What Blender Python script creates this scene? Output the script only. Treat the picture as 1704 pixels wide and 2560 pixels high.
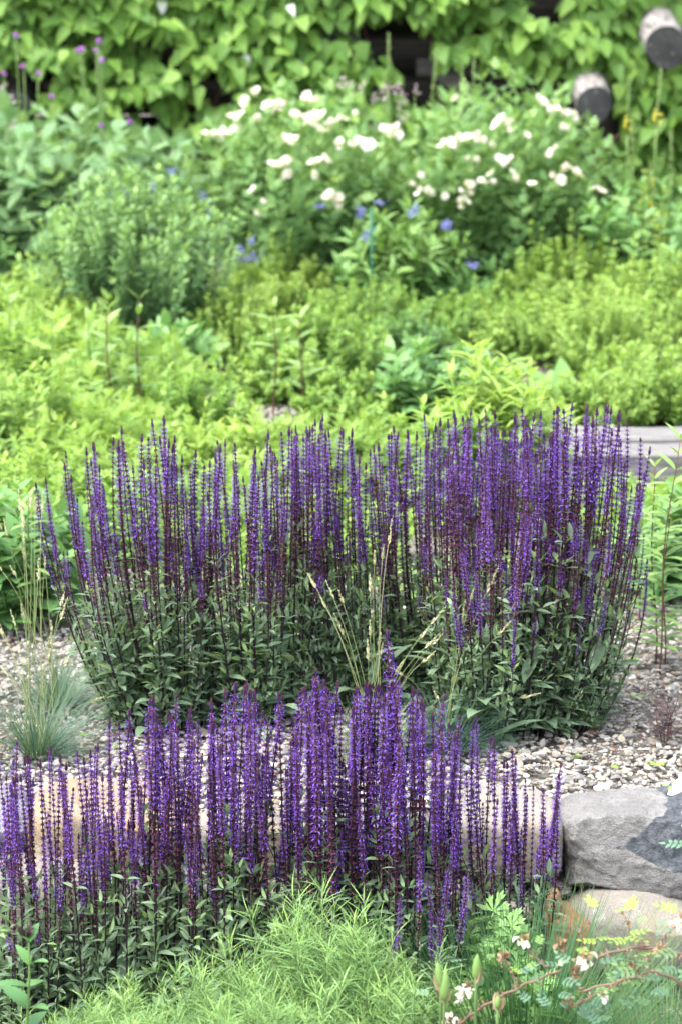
import bpy, math, random
import numpy as np
from mathutils import Vector, Matrix, noise

for o in list(bpy.data.objects):
    bpy.data.objects.remove(o)
rng = np.random.default_rng(11)
random.seed(5)
S = bpy.context.scene
C = S.collection
PI = math.pi

# ------------------------------------------------------------------ camera, sky, sun, exposure
CAM_H, PITCH, FPX = 2.0, math.radians(13.92), 6900.0
cam = bpy.data.cameras.new("camera")
cam_ob = bpy.data.objects.new("camera", cam)
C.objects.link(cam_ob)
cam_ob.location = (0, 0, CAM_H)
cam_ob.rotation_euler = (PI / 2 - PITCH, 0, 0)
cam.sensor_fit = 'VERTICAL'
cam.sensor_height = 36.0
cam.lens = FPX / 2560 * 36.0
cam.clip_start = 0.05
cam.clip_end = 500
cam.dof.use_dof = True
cam.dof.focus_distance = 5.62
cam.dof.aperture_fstop = 4.9
S.camera = cam_ob

SUN_EL, SUN_AZ = math.radians(64), math.radians(-115)       # azimuth measured from +Y towards +X (high, from the left and slightly behind the camera)
w = bpy.data.worlds.new("World")
S.world = w
w.use_nodes = True
nt = w.node_tree
bg = nt.nodes["Background"]
sky = nt.nodes.new("ShaderNodeTexSky")
sky.sky_type = 'NISHITA'
sky.sun_disc = False
sky.sun_elevation = SUN_EL
sky.sun_rotation = SUN_AZ
sky.dust_density = 4.0
sky.ozone_density = 0.6
hs = nt.nodes.new("ShaderNodeHueSaturation")
hs.inputs["Saturation"].default_value = 0.45              # thin cloud cover
nt.links.new(sky.outputs[0], hs.inputs["Color"])
nt.links.new(hs.outputs[0], bg.inputs[0])
bg.inputs[1].default_value = 0.15
sun = bpy.data.lights.new("sun", 'SUN')
sun.energy = 0.5
sun.angle = math.radians(50)
sun.color = (1.0, 0.96, 0.9)
sun_ob = bpy.data.objects.new("sun", sun)
C.objects.link(sun_ob)
sd = Vector((math.sin(SUN_AZ) * math.cos(SUN_EL), math.cos(SUN_AZ) * math.cos(SUN_EL), math.sin(SUN_EL)))
sun_ob.rotation_euler = sd.to_track_quat('Z', 'Y').to_euler()
S.view_settings.view_transform = 'Standard'
S.view_settings.look = 'None'
S.view_settings.gamma = 1.0
S.view_settings.exposure = 2.6
S.render.engine = 'CYCLES'
S.cycles.max_bounces = 10
S.cycles.diffuse_bounces = 7
S.cycles.transmission_bounces = 6
S.cycles.use_denoising = True

# ------------------------------------------------------------------ picture point -> place on the ground or at a distance
cs, sn = math.cos(PITCH), math.sin(PITCH)

def ray(px, py):
    a, b = (px - 852) / FPX, (1280 - py) / FPX
    return np.array((a, cs + b * sn, -sn + b * cs))

def on_z(px, py, z=0.0):
    d = ray(px, py)
    t = (z - CAM_H) / d[2]
    return np.array((0, 0, CAM_H)) + d * t

def at_y(px, py, y):
    d = ray(px, py)
    return np.array((0, 0, CAM_H)) + d * (y / d[1])

# ------------------------------------------------------------------ object helpers
def link(o, parent=None):
    C.objects.link(o)
    if parent is not None:
        o.parent = parent
    return o

def tag(o, label=None, cat=None, group=None, kind=None):
    if label: o['label'] = label
    if cat: o['category'] = cat
    if group: o['group'] = group
    if kind: o['kind'] = kind
    return o

def thing(name, label, cat, loc=(0, 0, 0), group=None, rz=0.0):
    o = bpy.data.objects.new(name, None)
    o.empty_display_size = 0.05
    o.location = loc
    o.rotation_euler = (0, 0, rz)
    return tag(link(o), label, cat, group)

def inst(name, me, parent=None, loc=(0, 0, 0), rot=(0, 0, 0), sc=1.0):
    o = bpy.data.objects.new(name, me)
    link(o, parent)
    o.location = loc
    o.rotation_euler = rot
    o.scale = (sc, sc, sc) if np.isscalar(sc) else sc
    return o

class Acc:
    """collects triangles with a per-vertex tint and a material slot, and makes ONE mesh of them"""
    def __init__(s):
        s.v, s.f, s.m, s.t, s.n = [], [], [], [], 0
    def add(s, v, f, tint=0.5, mat=0):
        v = np.asarray(v, dtype=np.float32).reshape(-1, 3)
        f = np.asarray(f, dtype=np.int32).reshape(-1, 3)
        s.v.append(v); s.f.append(f + s.n)
        s.m.append(np.full(len(f), mat, dtype=np.int32))
        t = np.asarray(tint, dtype=np.float32)
        s.t.append(np.full(len(v), float(t), dtype=np.float32) if t.ndim == 0 else t)
        s.n += len(v)
        return s
    def mesh(s, name, mats, smooth=True):
        v = np.concatenate(s.v); f = np.concatenate(s.f); m = np.concatenate(s.m); t = np.concatenate(s.t)
        me = bpy.data.meshes.new(name)
        me.vertices.add(len(v)); me.vertices.foreach_set('co', v.ravel())
        me.loops.add(len(f) * 3); me.loops.foreach_set('vertex_index', f.ravel())
        me.polygons.add(len(f)); me.polygons.foreach_set('loop_start', np.arange(len(f), dtype=np.int32) * 3)
        for mm in (mats if isinstance(mats, (list, tuple)) else [mats]):
            me.materials.append(mm)
        me.polygons.foreach_set('material_index', m)
        me.polygons.foreach_set('use_smooth', np.full(len(f), smooth, dtype=bool))
        at = me.attributes.new('tint', 'FLOAT', 'POINT')
        at.data.foreach_set('value', t)
        me.update(calc_edges=True)
        me.validate()
        return me
    def build(s, name, mats, parent=None, smooth=True, **kw):
        return inst(name, s.mesh(name, mats, smooth), parent, **kw)

def unit(a):
    return a / np.maximum(np.linalg.norm(a, axis=-1, keepdims=True), 1e-9)

# ------------------------------------------------------------------ leaf shapes: length 1 along X, face up Z
def leaf_tpl(n=4, width=0.3, fold=0.12, droop=0.15, shape='lance'):
    ts = np.linspace(0, 1, n + 1)
    def prof(t):
        if shape == 'lance': return math.sin(PI * t ** 0.8) ** 0.9
        if shape == 'heart': return 1.0 * (1 - t) ** 0.62 * min(1, (t + 0.04) * 5.5) * 1.12
        if shape == 'ovate': return math.sin(PI * t ** 0.65) ** 0.8
        if shape == 'obov': return math.sin(PI * t ** 1.5) ** 0.7
        if shape == 'serr': return math.sin(PI * t ** 0.75) ** 0.8 * (1.0 if round(t * n) % 2 else 0.80)
        if shape == 'strap': return min(1.0, t * 8 + 0.4) * min(1.0, (1 - t) * 2.2)
        return 1.0
    v, f = [(0, 0, 0)], []
    rows = [[0]]
    for t in ts[1:-1]:
        wd = prof(t) * width / 2
        z = -droop * t * t
        i = len(v)
        v += [(t, wd, z + fold * wd * 2), (t, 0, z), (t, -wd, z + fold * wd * 2)]
        rows.append([i, i + 1, i + 2])
    v.append((1, 0, -droop)); rows.append([len(v) - 1])
    for a, b in zip(rows[:-1], rows[1:]):
        if len(a) == 1:
            f += [(a[0], b[1], b[0]), (a[0], b[2], b[1])]
        elif len(b) == 1:
            f += [(a[0], a[1], b[0]), (a[1], a[2], b[0])]
        else:
            f += [(a[0], a[1], b[0]), (a[1], b[1], b[0]), (a[1], a[2], b[1]), (a[2], b[2], b[1])]
    return np.array(v, dtype=np.float32), np.array(f, dtype=np.int32)

def compound_tpl(pairs=3, lw=0.45, ll=0.35, start=0.25, ang=60, droop=0.12, n=3, shape='ovate', lobed=False):
    """a pinnate leaf (or, lobed, a deeply cut one)"""
    L = leaf_tpl(n, lw, 0.1, 0.1, shape)
    V, F, k = [], [], 0
    items = []
    for i in range(pairs):
        t = start + (1 - start) * i / pairs * 0.95
        s = ll * (1.0 if not lobed else math.sin(PI * (0.2 + 0.7 * i / pairs)))
        for sg in (-1, 1):
            items.append((t, sg * math.radians(ang), s))
    items.append((0.95 if not lobed else 0.8, 0.0, ll * (1.0 if not lobed else 0.8)))
    for t, a, s in items:
        R = np.array([[math.cos(a), -math.sin(a), 0], [math.sin(a), math.cos(a), 0], [0, 0, 1]])
        v = (L[0] * s) @ R.T + np.array((t, 0, -droop * t * t))
        V.append(v); F.append(L[1] + k); k += len(v)
    r = leaf_tpl(4, 0.035 if not lobed else 0.16, 0.1, droop, 'strap')
    V.append(r[0]); F.append(r[1] + k)
    v = np.concatenate(V)
    v = v / max(1e-6, v[:, 0].max())
    return v.astype(np.float32), np.concatenate(F).astype(np.int32)

def place(acc, tpl, P, D, U, L, W=None, tint=0.5, mat=0):
    """many copies of a leaf shape at points P, pointing along D, facing U"""
    P = np.atleast_2d(P); n = len(P)
    if n == 0: return
    X = unit(np.broadcast_to(D, (n, 3)).astype(float))
    U = np.broadcast_to(U, (n, 3)).astype(float)
    Z = U - (U * X).sum(1, keepdims=True) * X
    bad = np.linalg.norm(Z, axis=1) < 1e-3
    Z[bad] = np.cross(X[bad], np.array((1.0, 0.3, 0.2)))
    Z = unit(Z); Y = np.cross(Z, X)
    L = np.broadcast_to(np.asarray(L, float), (n,)); W = L if W is None else np.broadcast_to(np.asarray(W, float), (n,))
    tv, tf = tpl
    v = (P[:, None, :] + tv[None, :, 0:1] * (L[:, None] * X)[:, None, :] + tv[None, :, 1:2] * (W[:, None] * Y)[:, None, :]
         + tv[None, :, 2:3] * (L[:, None] * Z)[:, None, :])
    f = tf[None] + (np.arange(n) * len(tv))[:, None, None]
    t = np.repeat(np.broadcast_to(np.asarray(tint, np.float32), (n,)), len(tv))
    acc.add(v, f, t, mat)

def tube(acc, pts, r0, r1=None, sides=5, mat=0, tint=0.5, cap=True):
    pts = np.asarray(pts, float); k = len(pts)
    r = np.linspace(r0, r0 if r1 is None else r1, k) if np.isscalar(r0) else np.asarray(r0)
    T = unit(np.gradient(pts, axis=0))
    ref = np.array((0.13, 0.2, 0.97)) if abs(T[:, 2]).mean() < 0.8 else np.array((0.97, 0.2, 0.1))
    A = unit(np.cross(T, ref)); B = np.cross(T, A)
    a = np.arange(sides) * 2 * PI / sides
    v = pts[:, None] + r[:, None, None] * (np.cos(a)[None, :, None] * A[:, None] + np.sin(a)[None, :, None] * B[:, None])
    f = []
    for i in range(k - 1):
        for j in range(sides):
            q = i * sides + j; q2 = i * sides + (j + 1) % sides
            f += [(q, q2, q + sides), (q2, q2 + sides, q + sides)]
    v = v.reshape(-1, 3)
    if cap:
        v = np.vstack([v, pts[0], pts[-1]])
        for j in range(sides):
            f += [(k * sides, (j + 1) % sides, j), (k * sides + 1, (k - 1) * sides + j, (k - 1) * sides + (j + 1) % sides)]
    acc.add(v, f, tint, mat)

def jit(n, s):
    return rng.normal(0, s, (n, 3))

def fan(n, r=1.0):
    a = rng.uniform(0, 2 * PI, n)
    return np.stack([np.cos(a) * r, np.sin(a) * r, np.zeros(n)], 1)

# ------------------------------------------------------------------ materials
def new_mat(name):
    m = bpy.data.materials.new(name); m.use_nodes = True
    return m, m.node_tree.nodes, m.node_tree.links, m.node_tree.nodes["Principled BSDF"]

def rgba(c): return (c[0], c[1], c[2], 1.0)

def leaf_mat(name, stops, trans=0.3, rough=0.5, rnd=0.25, spec=0.2):
    """stops: colours along the 'tint' attribute (old leaf ... young leaf)"""
    m, N, L, P = new_mat(name)
    at = N.new("ShaderNodeAttribute"); at.attribute_name = 'tint'
    oi = N.new("ShaderNodeObjectInfo")
    ma = N.new("ShaderNodeMath"); ma.operation = 'MULTIPLY_ADD'
    L.new(oi.outputs['Random'], ma.inputs[0]); ma.inputs[1].default_value = rnd; ma.inputs[2].default_value = -rnd / 2
    ad = N.new("ShaderNodeMath"); ad.operation = 'ADD'
    L.new(at.outputs['Fac'], ad.inputs[0]); L.new(ma.outputs[0], ad.inputs[1])
    rp = N.new("ShaderNodeValToRGB")
    el = rp.color_ramp.elements
    el[0].position = 0; el[0].color = rgba(stops[0])
    el[1].position = 1; el[1].color = rgba(stops[-1])
    for i, c in enumerate(stops[1:-1]):
        e = el.new((i + 1) / (len(stops) - 1)); e.color = rgba(c)
    L.new(ad.outputs[0], rp.inputs[0])
    L.new(rp.outputs[0], P.inputs['Base Color'])
    P.inputs['Roughness'].default_value = rough
    P.inputs['Specular IOR Level'].default_value = spec
    if trans > 0:
        tr = N.new("ShaderNodeBsdfTranslucent")
        g = N.new("ShaderNodeMix"); g.data_type = 'RGBA'; g.blend_type = 'MULTIPLY'; g.inputs[0].default_value = 1.0
        L.new(rp.outputs[0], g.inputs[6]); g.inputs[7].default_value = (1.35, 1.3, 0.75, 1)
        L.new(g.outputs[2], tr.inputs[0])
        mx = N.new("ShaderNodeMixShader"); mx.inputs[0].default_value = trans
        L.new(P.outputs[0], mx.inputs[1]); L.new(tr.outputs[0], mx.inputs[2])
        L.new(mx.outputs[0], N["Material Output"].inputs[0])
    return m

def flat_mat(name, col, rough=0.6, spec=0.3):
    m, N, L, P = new_mat(name)
    tc = N.new("ShaderNodeTexCoord"); nz = N.new("ShaderNodeTexNoise"); nz.inputs['Scale'].default_value = 60
    L.new(tc.outputs['Object'], nz.inputs[0])
    mx = N.new("ShaderNodeMix"); mx.data_type = 'RGBA'
    L.new(nz.outputs[0], mx.inputs[0])
    mx.inputs[6].default_value = rgba([c * 0.7 for c in col]); mx.inputs[7].default_value = rgba([min(1, c * 1.3) for c in col])
    L.new(mx.outputs[2], P.inputs['Base Color'])
    P.inputs['Roughness'].default_value = rough
    P.inputs['Specular IOR Level'].default_value = spec
    return m

def rock_mat(name, c1, c2, c3, scale=6.0, stain=None, dark_patch=None, bump=0.6):
    m, N, L, P = new_mat(name)
    tc = N.new("ShaderNodeTexCoord")
    def nz(s, det=8, rough=0.6):
        n = N.new("ShaderNodeTexNoise"); n.inputs['Scale'].default_value = s; n.inputs['Detail'].default_value = det
        n.inputs['Roughness'].default_value = rough
        L.new(tc.outputs['Object'], n.inputs[0]); return n
    def mix(fac, a, b):
        x = N.new("ShaderNodeMix"); x.data_type = 'RGBA'
        L.new(fac, x.inputs[0])
        for s, v in ((6, a), (7, b)):
            if isinstance(v, tuple): x.inputs[s].default_value = v
            else: L.new(v, x.inputs[s])
        return x.outputs[2]
    def ramp(src, lo, hi):
        r = N.new("ShaderNodeMapRange"); r.inputs[1].default_value = lo; r.inputs[2].default_value = hi
        r.interpolation_type = 'SMOOTHSTEP'
        L.new(src, r.inputs[0]); return r.outputs[0]
    a, b, d = nz(scale), nz(scale * 9, 6, 0.7), nz(scale * 45, 3, 0.7)
    col = mix(ramp(a.outputs[0], 0.35, 0.65), rgba(c1), rgba(c2))
    col = mix(ramp(b.outputs[0], 0.5, 0.72), col, rgba(c3))
    sp = N.new("ShaderNodeMix"); sp.data_type = 'RGBA'; sp.blend_type = 'OVERLAY'; sp.inputs[0].default_value = 0.55
    L.new(col, sp.inputs[6]); L.new(d.outputs[0], sp.inputs[7])
    col = sp.outputs[2]
    if stain:
        col = mix(ramp(nz(scale * 0.8, 5).outputs[0], 0.52, 0.68), col, rgba(stain))
    col = mix(ramp(nz(scale * 4.5, 7, 0.75).outputs[0], 0.60, 0.66), col, (0.30, 0.305, 0.275, 1))
    if dark_patch:                                            # freshly broken slate-dark face
        sep = N.new("ShaderNodeSeparateXYZ"); L.new(tc.outputs['Object'], sep.inputs[0])
        n2 = nz(9, 3)
        cx, cz, kx, kz = dark_patch
        e = N.new("ShaderNodeMath"); e.operation = 'MULTIPLY_ADD'
        L.new(sep.outputs[0], e.inputs[0]); e.inputs[1].default_value = kx; e.inputs[2].default_value = -cx * kx
        h = N.new("ShaderNodeMath"); h.operation = 'SUBTRACT'; h.inputs[1].default_value = cz; L.new(sep.outputs[2], h.inputs[0])
        h2 = N.new("ShaderNodeMath"); h2.operation = 'ABSOLUTE'; L.new(h.outputs[0], h2.inputs[0])
        h3 = N.new("ShaderNodeMath"); h3.operation = 'MULTIPLY_ADD'; L.new(h2.outputs[0], h3.inputs[0]); h3.inputs[1].default_value = -kz
        L.new(e.outputs[0], h3.inputs[2])
        q = N.new("ShaderNodeMath"); q.operation = 'MULTIPLY_ADD'; L.new(n2.outputs[0], q.inputs[0]); q.inputs[1].default_value = 0.9
        L.new(h3.outputs[0], q.inputs[2])
        col = mix(ramp(q.outputs[0], 0.44, 0.49), col, mix(ramp(b.outputs[0], 0.3, 0.7), (0.035, 0.042, 0.052, 1), (0.13, 0.14, 0.155, 1)))
    L.new(col, P.inputs['Base Color'])
    P.inputs['Roughness'].default_value = 0.85
    P.inputs['Specular IOR Level'].default_value = 0.25
    bp = N.new("ShaderNodeBump"); bp.inputs['Strength'].default_value = bump; bp.inputs['Distance'].default_value = 0.014
    mm = N.new("ShaderNodeMath"); mm.operation = 'MULTIPLY_ADD'; L.new(d.outputs[0], mm.inputs[0]); mm.inputs[1].default_value = 0.4
    L.new(b.outputs[0], mm.inputs[2]); L.new(mm.outputs[0], bp.inputs['Height'])
    L.new(bp.outputs[0], P.inputs['Normal'])
    return m

def wood_mat(name, c1, c2, axis='X', scale=1.0):
    m, N, L, P = new_mat(name)
    tc = N.new("ShaderNodeTexCoord"); mp = N.new("ShaderNodeMapping")
    sc = {'X': (1.2, 22, 22), 'Y': (22, 1.2, 22), 'Z': (22, 22, 1.2)}[axis]
    mp.inputs['Scale'].default_value = [s * scale for s in sc]
    L.new(tc.outputs['Object'], mp.inputs[0])
    n = N.new("ShaderNodeTexNoise"); n.inputs['Scale'].default_value = 2.0; n.inputs['Detail'].default_value = 9; n.inputs['Roughness'].default_value = 0.7
    L.new(mp.outputs[0], n.inputs[0])
    r = N.new("ShaderNodeValToRGB"); r.color_ramp.elements[0].position = 0.34; r.color_ramp.elements[1].position = 0.62
    r.color_ramp.elements[0].color = rgba(c1); r.color_ramp.elements[1].color = rgba(c2)
    L.new(n.outputs[0], r.inputs[0]); L.new(r.outputs[0], P.inputs['Base Color'])
    P.inputs['Roughness'].default_value = 0.9; P.inputs['Specular IOR Level'].default_value = 0.15
    bp = N.new("ShaderNodeBump"); bp.inputs['Strength'].default_value = 0.7; bp.inputs['Distance'].default_value = 0.006
    L.new(n.outputs[0], bp.inputs['Height']); L.new(bp.outputs[0], P.inputs['Normal'])
    return m

M = {}
M['salvia_leaf'] = leaf_mat('salvia_leaf', [(0.090, 0.150, 0.094), (0.145, 0.22, 0.137), (0.20, 0.285, 0.175), (0.22, 0.35, 0.12)], 0.33, 0.45)
M['salvia_stem'] = leaf_mat('salvia_stem', [(0.012, 0.008, 0.012), (0.02, 0.010, 0.018), (0.05, 0.03, 0.04)], 0, 0.5)
M['violet'] = leaf_mat('violet', [(0.056, 0.022, 0.19), (0.114, 0.048, 0.36), (0.20, 0.10, 0.50)], 0.3, 0.6, 0.4, 0.2)
M['calyx'] = leaf_mat('calyx', [(0.036, 0.012, 0.024), (0.082, 0.026, 0.052), (0.17, 0.08, 0.115)], 0.12, 0.6, 0.3, 0.25)
M['vine_leaf'] = leaf_mat('vine_leaf', [(0.05, 0.12, 0.025), (0.115, 0.23, 0.045), (0.22, 0.37, 0.075), (0.8, 0.8, 0.76)], 0.35, 0.45, 0.0)
M['white_petal'] = leaf_mat('white_petal', [(0.56, 0.51, 0.42), (0.70, 0.69, 0.66), (0.76, 0.76, 0.75)], 0.25, 0.6, 0.0, 0.2)
M['rose_leaf'] = leaf_mat('rose_leaf', [(0.075, 0.165, 0.060), (0.14, 0.27, 0.090), (0.26, 0.39, 0.13)], 0.28, 0.4)
M['glaucous'] = leaf_mat('glaucous', [(0.075, 0.160, 0.075), (0.125, 0.235, 0.095), (0.23, 0.37, 0.105), (0.29, 0.42, 0.09)], 0.25, 0.5)
M['spirea'] = leaf_mat('spirea', [(0.075, 0.165, 0.042), (0.17, 0.30, 0.066), (0.27, 0.39, 0.095)], 0.35, 0.5, 0.5)
M['green_leaf'] = leaf_mat('green_leaf', [(0.060, 0.145, 0.055), (0.115, 0.24, 0.080), (0.20, 0.35, 0.12)], 0.3, 0.4)
M['lime_leaf'] = leaf_mat('lime_leaf', [(0.090, 0.20, 0.048), (0.20, 0.34, 0.072), (0.29, 0.41, 0.10)], 0.4, 0.45, 0.5)
M['thistle_leaf'] = leaf_mat('thistle_leaf', [(0.070, 0.155, 0.075), (0.13, 0.25, 0.115), (0.22, 0.35, 0.16)], 0.28, 0.5)
M['feather'] = leaf_mat('feather', [(0.030, 0.080, 0.036), (0.11, 0.22, 0.075), (0.26, 0.40, 0.11)], 0.16, 0.45)
M['fescue'] = leaf_mat('fescue', [(0.040, 0.095, 0.070), (0.10, 0.17, 0.11), (0.26, 0.30, 0.15)], 0.2, 0.5)
M['sedge'] = leaf_mat('sedge', [(0.025, 0.075, 0.030), (0.055, 0.13, 0.042), (0.16, 0.24, 0.085)], 0.12, 0.4)
M['straw'] = leaf_mat('straw', [(0.11, 0.17, 0.055), (0.28, 0.30, 0.15), (0.52, 0.48, 0.32)], 0.2, 0.6)
M['green_stem'] = leaf_mat('green_stem', [(0.05, 0.10, 0.03), (0.10, 0.17, 0.05), (0.20, 0.26, 0.09)], 0, 0.55)
M['brown_stem'] = leaf_mat('brown_stem', [(0.05, 0.025, 0.018), (0.10, 0.045, 0.035), (0.17, 0.09, 0.06)], 0, 0.6)
M['blue_petal'] = leaf_mat('blue_petal', [(0.12, 0.13, 0.38), (0.19, 0.21, 0.52), (0.32, 0.35, 0.65)], 0.3, 0.6)
M['pink_petal'] = leaf_mat('pink_petal', [(0.30, 0.09, 0.42), (0.42, 0.16, 0.55), (0.55, 0.30, 0.62)], 0.25, 0.6)
M['pale_pink'] = leaf_mat('pale_pink', [(0.50, 0.36, 0.45), (0.62, 0.50, 0.58), (0.75, 0.66, 0.70)], 0.25, 0.6)
M['yellow_petal'] = leaf_mat('yellow_petal', [(0.52, 0.44, 0.03), (0.62, 0.55, 0.06), (0.70, 0.64, 0.14)], 0.25, 0.6)
M['stamen'] = flat_mat('stamen', (0.62, 0.48, 0.10))
M['dry_petal'] = leaf_mat('dry_petal', [(0.16, 0.105, 0.06), (0.30, 0.22, 0.13), (0.48, 0.41, 0.30)], 0.2, 0.7)
M['thorn_cane'] = leaf_mat('thorn_cane', [(0.11, 0.065, 0.05), (0.19, 0.125, 0.09), (0.34, 0.25, 0.18)], 0, 0.6)
M['purple_leaf'] = leaf_mat('purple_leaf', [(0.03, 0.022, 0.024), (0.055, 0.035, 0.04), (0.10, 0.07, 0.07)], 0.15, 0.5)
M['glossy_green'] = leaf_mat('glossy_green', [(0.06, 0.14, 0.04), (0.13, 0.25, 0.07), (0.23, 0.35, 0.11)], 0.3, 0.4)
M['blue_rose_leaf'] = leaf_mat('blue_rose_leaf', [(0.05, 0.11, 0.07), (0.10, 0.19, 0.12), (0.24, 0.36, 0.06)], 0.25, 0.45)
M['log_side'] = wood_mat('log_side', (0.07, 0.062, 0.057), (0.27, 0.255, 0.245), 'Y')
M['log_dark_shaded'] = wood_mat('log_dark_shaded', (0.012, 0.011, 0.010), (0.034, 0.030, 0.027), 'X')  # dark wood, deepened further: shade under the overhanging vine is in the colour
M['log_end'] = rock_mat('log_end', (0.030, 0.032, 0.033), (0.055, 0.056, 0.056), (0.045, 0.055, 0.035), 9)
M['log_grey'] = wood_mat('log_grey', (0.03, 0.027, 0.024), (0.10, 0.092, 0.086), 'X')
M['sleeper'] = wood_mat('sleeper', (0.05, 0.048, 0.046), (0.20, 0.195, 0.19), 'X', 0.8)

def pebble_mat():
    m, N, L, P = new_mat('pebbles')
    at = N.new("ShaderNodeAttribute"); at.attribute_name = 'tint'
    rp = N.new("ShaderNodeValToRGB"); rp.color_ramp.interpolation = 'CONSTANT'
    cols = [(0.231, 0.218, 0.195), (0.170, 0.164, 0.153), (0.285, 0.267, 0.235), (0.138, 0.134, 0.127), (0.242, 0.213, 0.170), (0.206, 0.193, 0.170),
            (0.321, 0.306, 0.278), (0.213, 0.180, 0.141), (0.185, 0.182, 0.175), (0.264, 0.238, 0.199), (0.213, 0.188, 0.166), (0.253, 0.242, 0.224), (0.206, 0.144, 0.105)]
    el = rp.color_ramp.elements
    el[0].color = rgba(cols[0]); el[1].color = rgba(cols[-1]); el[1].position = 0.985
    for i, c in enumerate(cols[1:-1]):
        e = el.new((i + 1) / (len(cols) - 1)); e.color = rgba(c)
    L.new(at.outputs['Fac'], rp.inputs[0])
    tc = N.new("ShaderNodeTexCoord"); nz = N.new("ShaderNodeTexNoise"); nz.inputs['Scale'].default_value = 140; nz.inputs['Detail'].default_value = 5
    L.new(tc.outputs['Object'], nz.inputs[0])
    mx = N.new("ShaderNodeMix"); mx.data_type = 'RGBA'; mx.blend_type = 'OVERLAY'; mx.inputs[0].default_value = 0.6
    L.new(rp.outputs[0], mx.inputs[6]); L.new(nz.outputs[0], mx.inputs[7])
    L.new(mx.outputs[2], P.inputs['Base Color']); P.inputs['Roughness'].default_value = 0.8; P.inputs['Specular IOR Level'].default_value = 0.25
    return m
M['pebble'] = pebble_mat()
M['soil'] = rock_mat('soil', (0.12, 0.107, 0.09), (0.17, 0.155, 0.13), (0.22, 0.205, 0.18), 7)

# ------------------------------------------------------------------ ground: one sheet with the step behind the boulder edging
LOW = -0.36
prof = [(-30, LOW), (3.5, LOW), (5.42, LOW), (5.47, -0.10), (5.52, -0.012), (7.0, -0.012), (9.0, -0.012), (13.0, -0.012), (30, 0.1), (160, 1.0)]
xs = np.concatenate([[-160, -40, -10], np.linspace(-3, 3, 61), [10, 40, 160]])
gv, gf = [], []
for (y, z) in prof:
    for x in xs: gv.append((x, y, z))
nx = len(xs)
for i in range(len(prof) - 1):
    for j in range(nx - 1):
        a = i * nx + j
        gf += [(a, a + 1, a + nx), (a + 1, a + nx + 1, a + nx)]
g = Acc().add(gv, gf)
tag(g.build('ground', M['soil'], smooth=False), kind='structure')

# pebbles: chipped stones, uncountable
def ico(sub=1):
    import bmesh
    bm = bmesh.new(); bmesh.ops.create_icosphere(bm, subdivisions=sub, radius=1)
    v = np.array([p.co[:] for p in bm.verts]); f = np.array([[q.index for q in p.verts] for p in bm.faces]); bm.free()
    return v, f
iv, if_ = ico(2)
ptpl = []
for k in range(14):
    v = iv.copy()
    for _ in range(7):
        n = unit(rng.normal(0, 1, 3)); d = rng.uniform(0.5, 0.82)
        h = np.maximum(v @ n - d, 0)
        v -= h[:, None] * n * 0.92
    ptpl.append((v, if_))

def pebbles(acc, P, size, flat=(0.4, 0.8)):
    n = len(P)
    which = rng.integers(0, len(ptpl), n)
    for k in range(len(ptpl)):
        idx = np.where(which == k)[0]
        if len(idx) == 0: continue
        q = unit(rng.normal(0, 1, (len(idx), 4)))
        a, b, c, d = q.T
        R = np.stack([np.stack([1 - 2 * (c * c + d * d), 2 * (b * c - a * d), 2 * (b * d + a * c)], 1),
                      np.stack([2 * (b * c + a * d), 1 - 2 * (b * b + d * d), 2 * (c * d - a * b)], 1),
                      np.stack([2 * (b * d - a * c), 2 * (c * d + a * b), 1 - 2 * (b * b + c * c)], 1)], 1)
        sc = np.stack([rng.uniform(0.85, 1.35, len(idx)), rng.uniform(0.7, 1.05, len(idx)), rng.uniform(*flat, len(idx))], 1)
        v = ptpl[k][0][None] * sc[:, None, :]
        v = np.einsum('nij,nkj->nki', R, v) * size[idx][:, None, None]
        v[:, :, 2] *= 0.6
        v += P[idx][:, None, :]
        f = ptpl[k][1][None] + (np.arange(len(idx)) * len(iv))[:, None, None]
        acc.add(v, f, np.repeat(rng.uniform(0, 1, len(idx)), len(iv)))

pa = Acc()
N1 = 30000
P = np.stack([rng.uniform(-1.0, 1.15, N1), 5.44 + 2.1 * rng.uniform(0, 1, N1) ** 1.15, np.zeros(N1)], 1)
sz = rng.lognormal(math.log(0.0061), 0.40, N1).clip(0.003, 0.018)
P[:, 2] = sz * 0.25 + rng.uniform(-0.006, 0.010, N1)
pebbles(pa, P, sz)
nb = 380                                                       # larger stones along the boulders
P = np.stack([rng.uniform(-1.0, 1.1, nb), 5.46 + 0.38 * rng.uniform(0, 1, nb) ** 1.4, rng.uniform(0.004, 0.014, nb)], 1)
pebbles(pa, P, rng.uniform(0.010, 0.018, nb))
tag(pa.build('gravel', M['pebble'], smooth=False), 'grey, tan and white chipped gravel around the purple salvia', 'gravel', kind='stuff')
pb = Acc()
nb = 2600
P = np.stack([rng.uniform(-0.75, 0.15, nb), rng.uniform(8.6, 10.2, nb), rng.uniform(0.0, 0.008, nb)], 1)
pebbles(pb, P, rng.uniform(0.008, 0.02, nb))
nb = 700
P = np.stack([rng.uniform(-0.2, 1.4, nb), rng.uniform(10.6, 11.6, nb), rng.uniform(0.0, 0.008, nb)], 1)
pebbles(pb, P, rng.uniform(0.01, 0.02, nb))
tag(pb.build('gravel', M['pebble'], smooth=False), 'pale gravel patch showing between the yellow green shrubs', 'gravel', kind='stuff')
pc = Acc()
nb = 420
xr = rng.uniform(0.30, 0.78, nb)
yy = rng.uniform(5.30, 5.46, nb)
P = np.stack([xr, yy, LOW + 0.05 + (yy - 5.30) * 1.35 + rng.uniform(0, 0.03, nb)], 1)
pebbles(pc, P, rng.uniform(0.008, 0.019, nb))
nb = 1800
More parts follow.
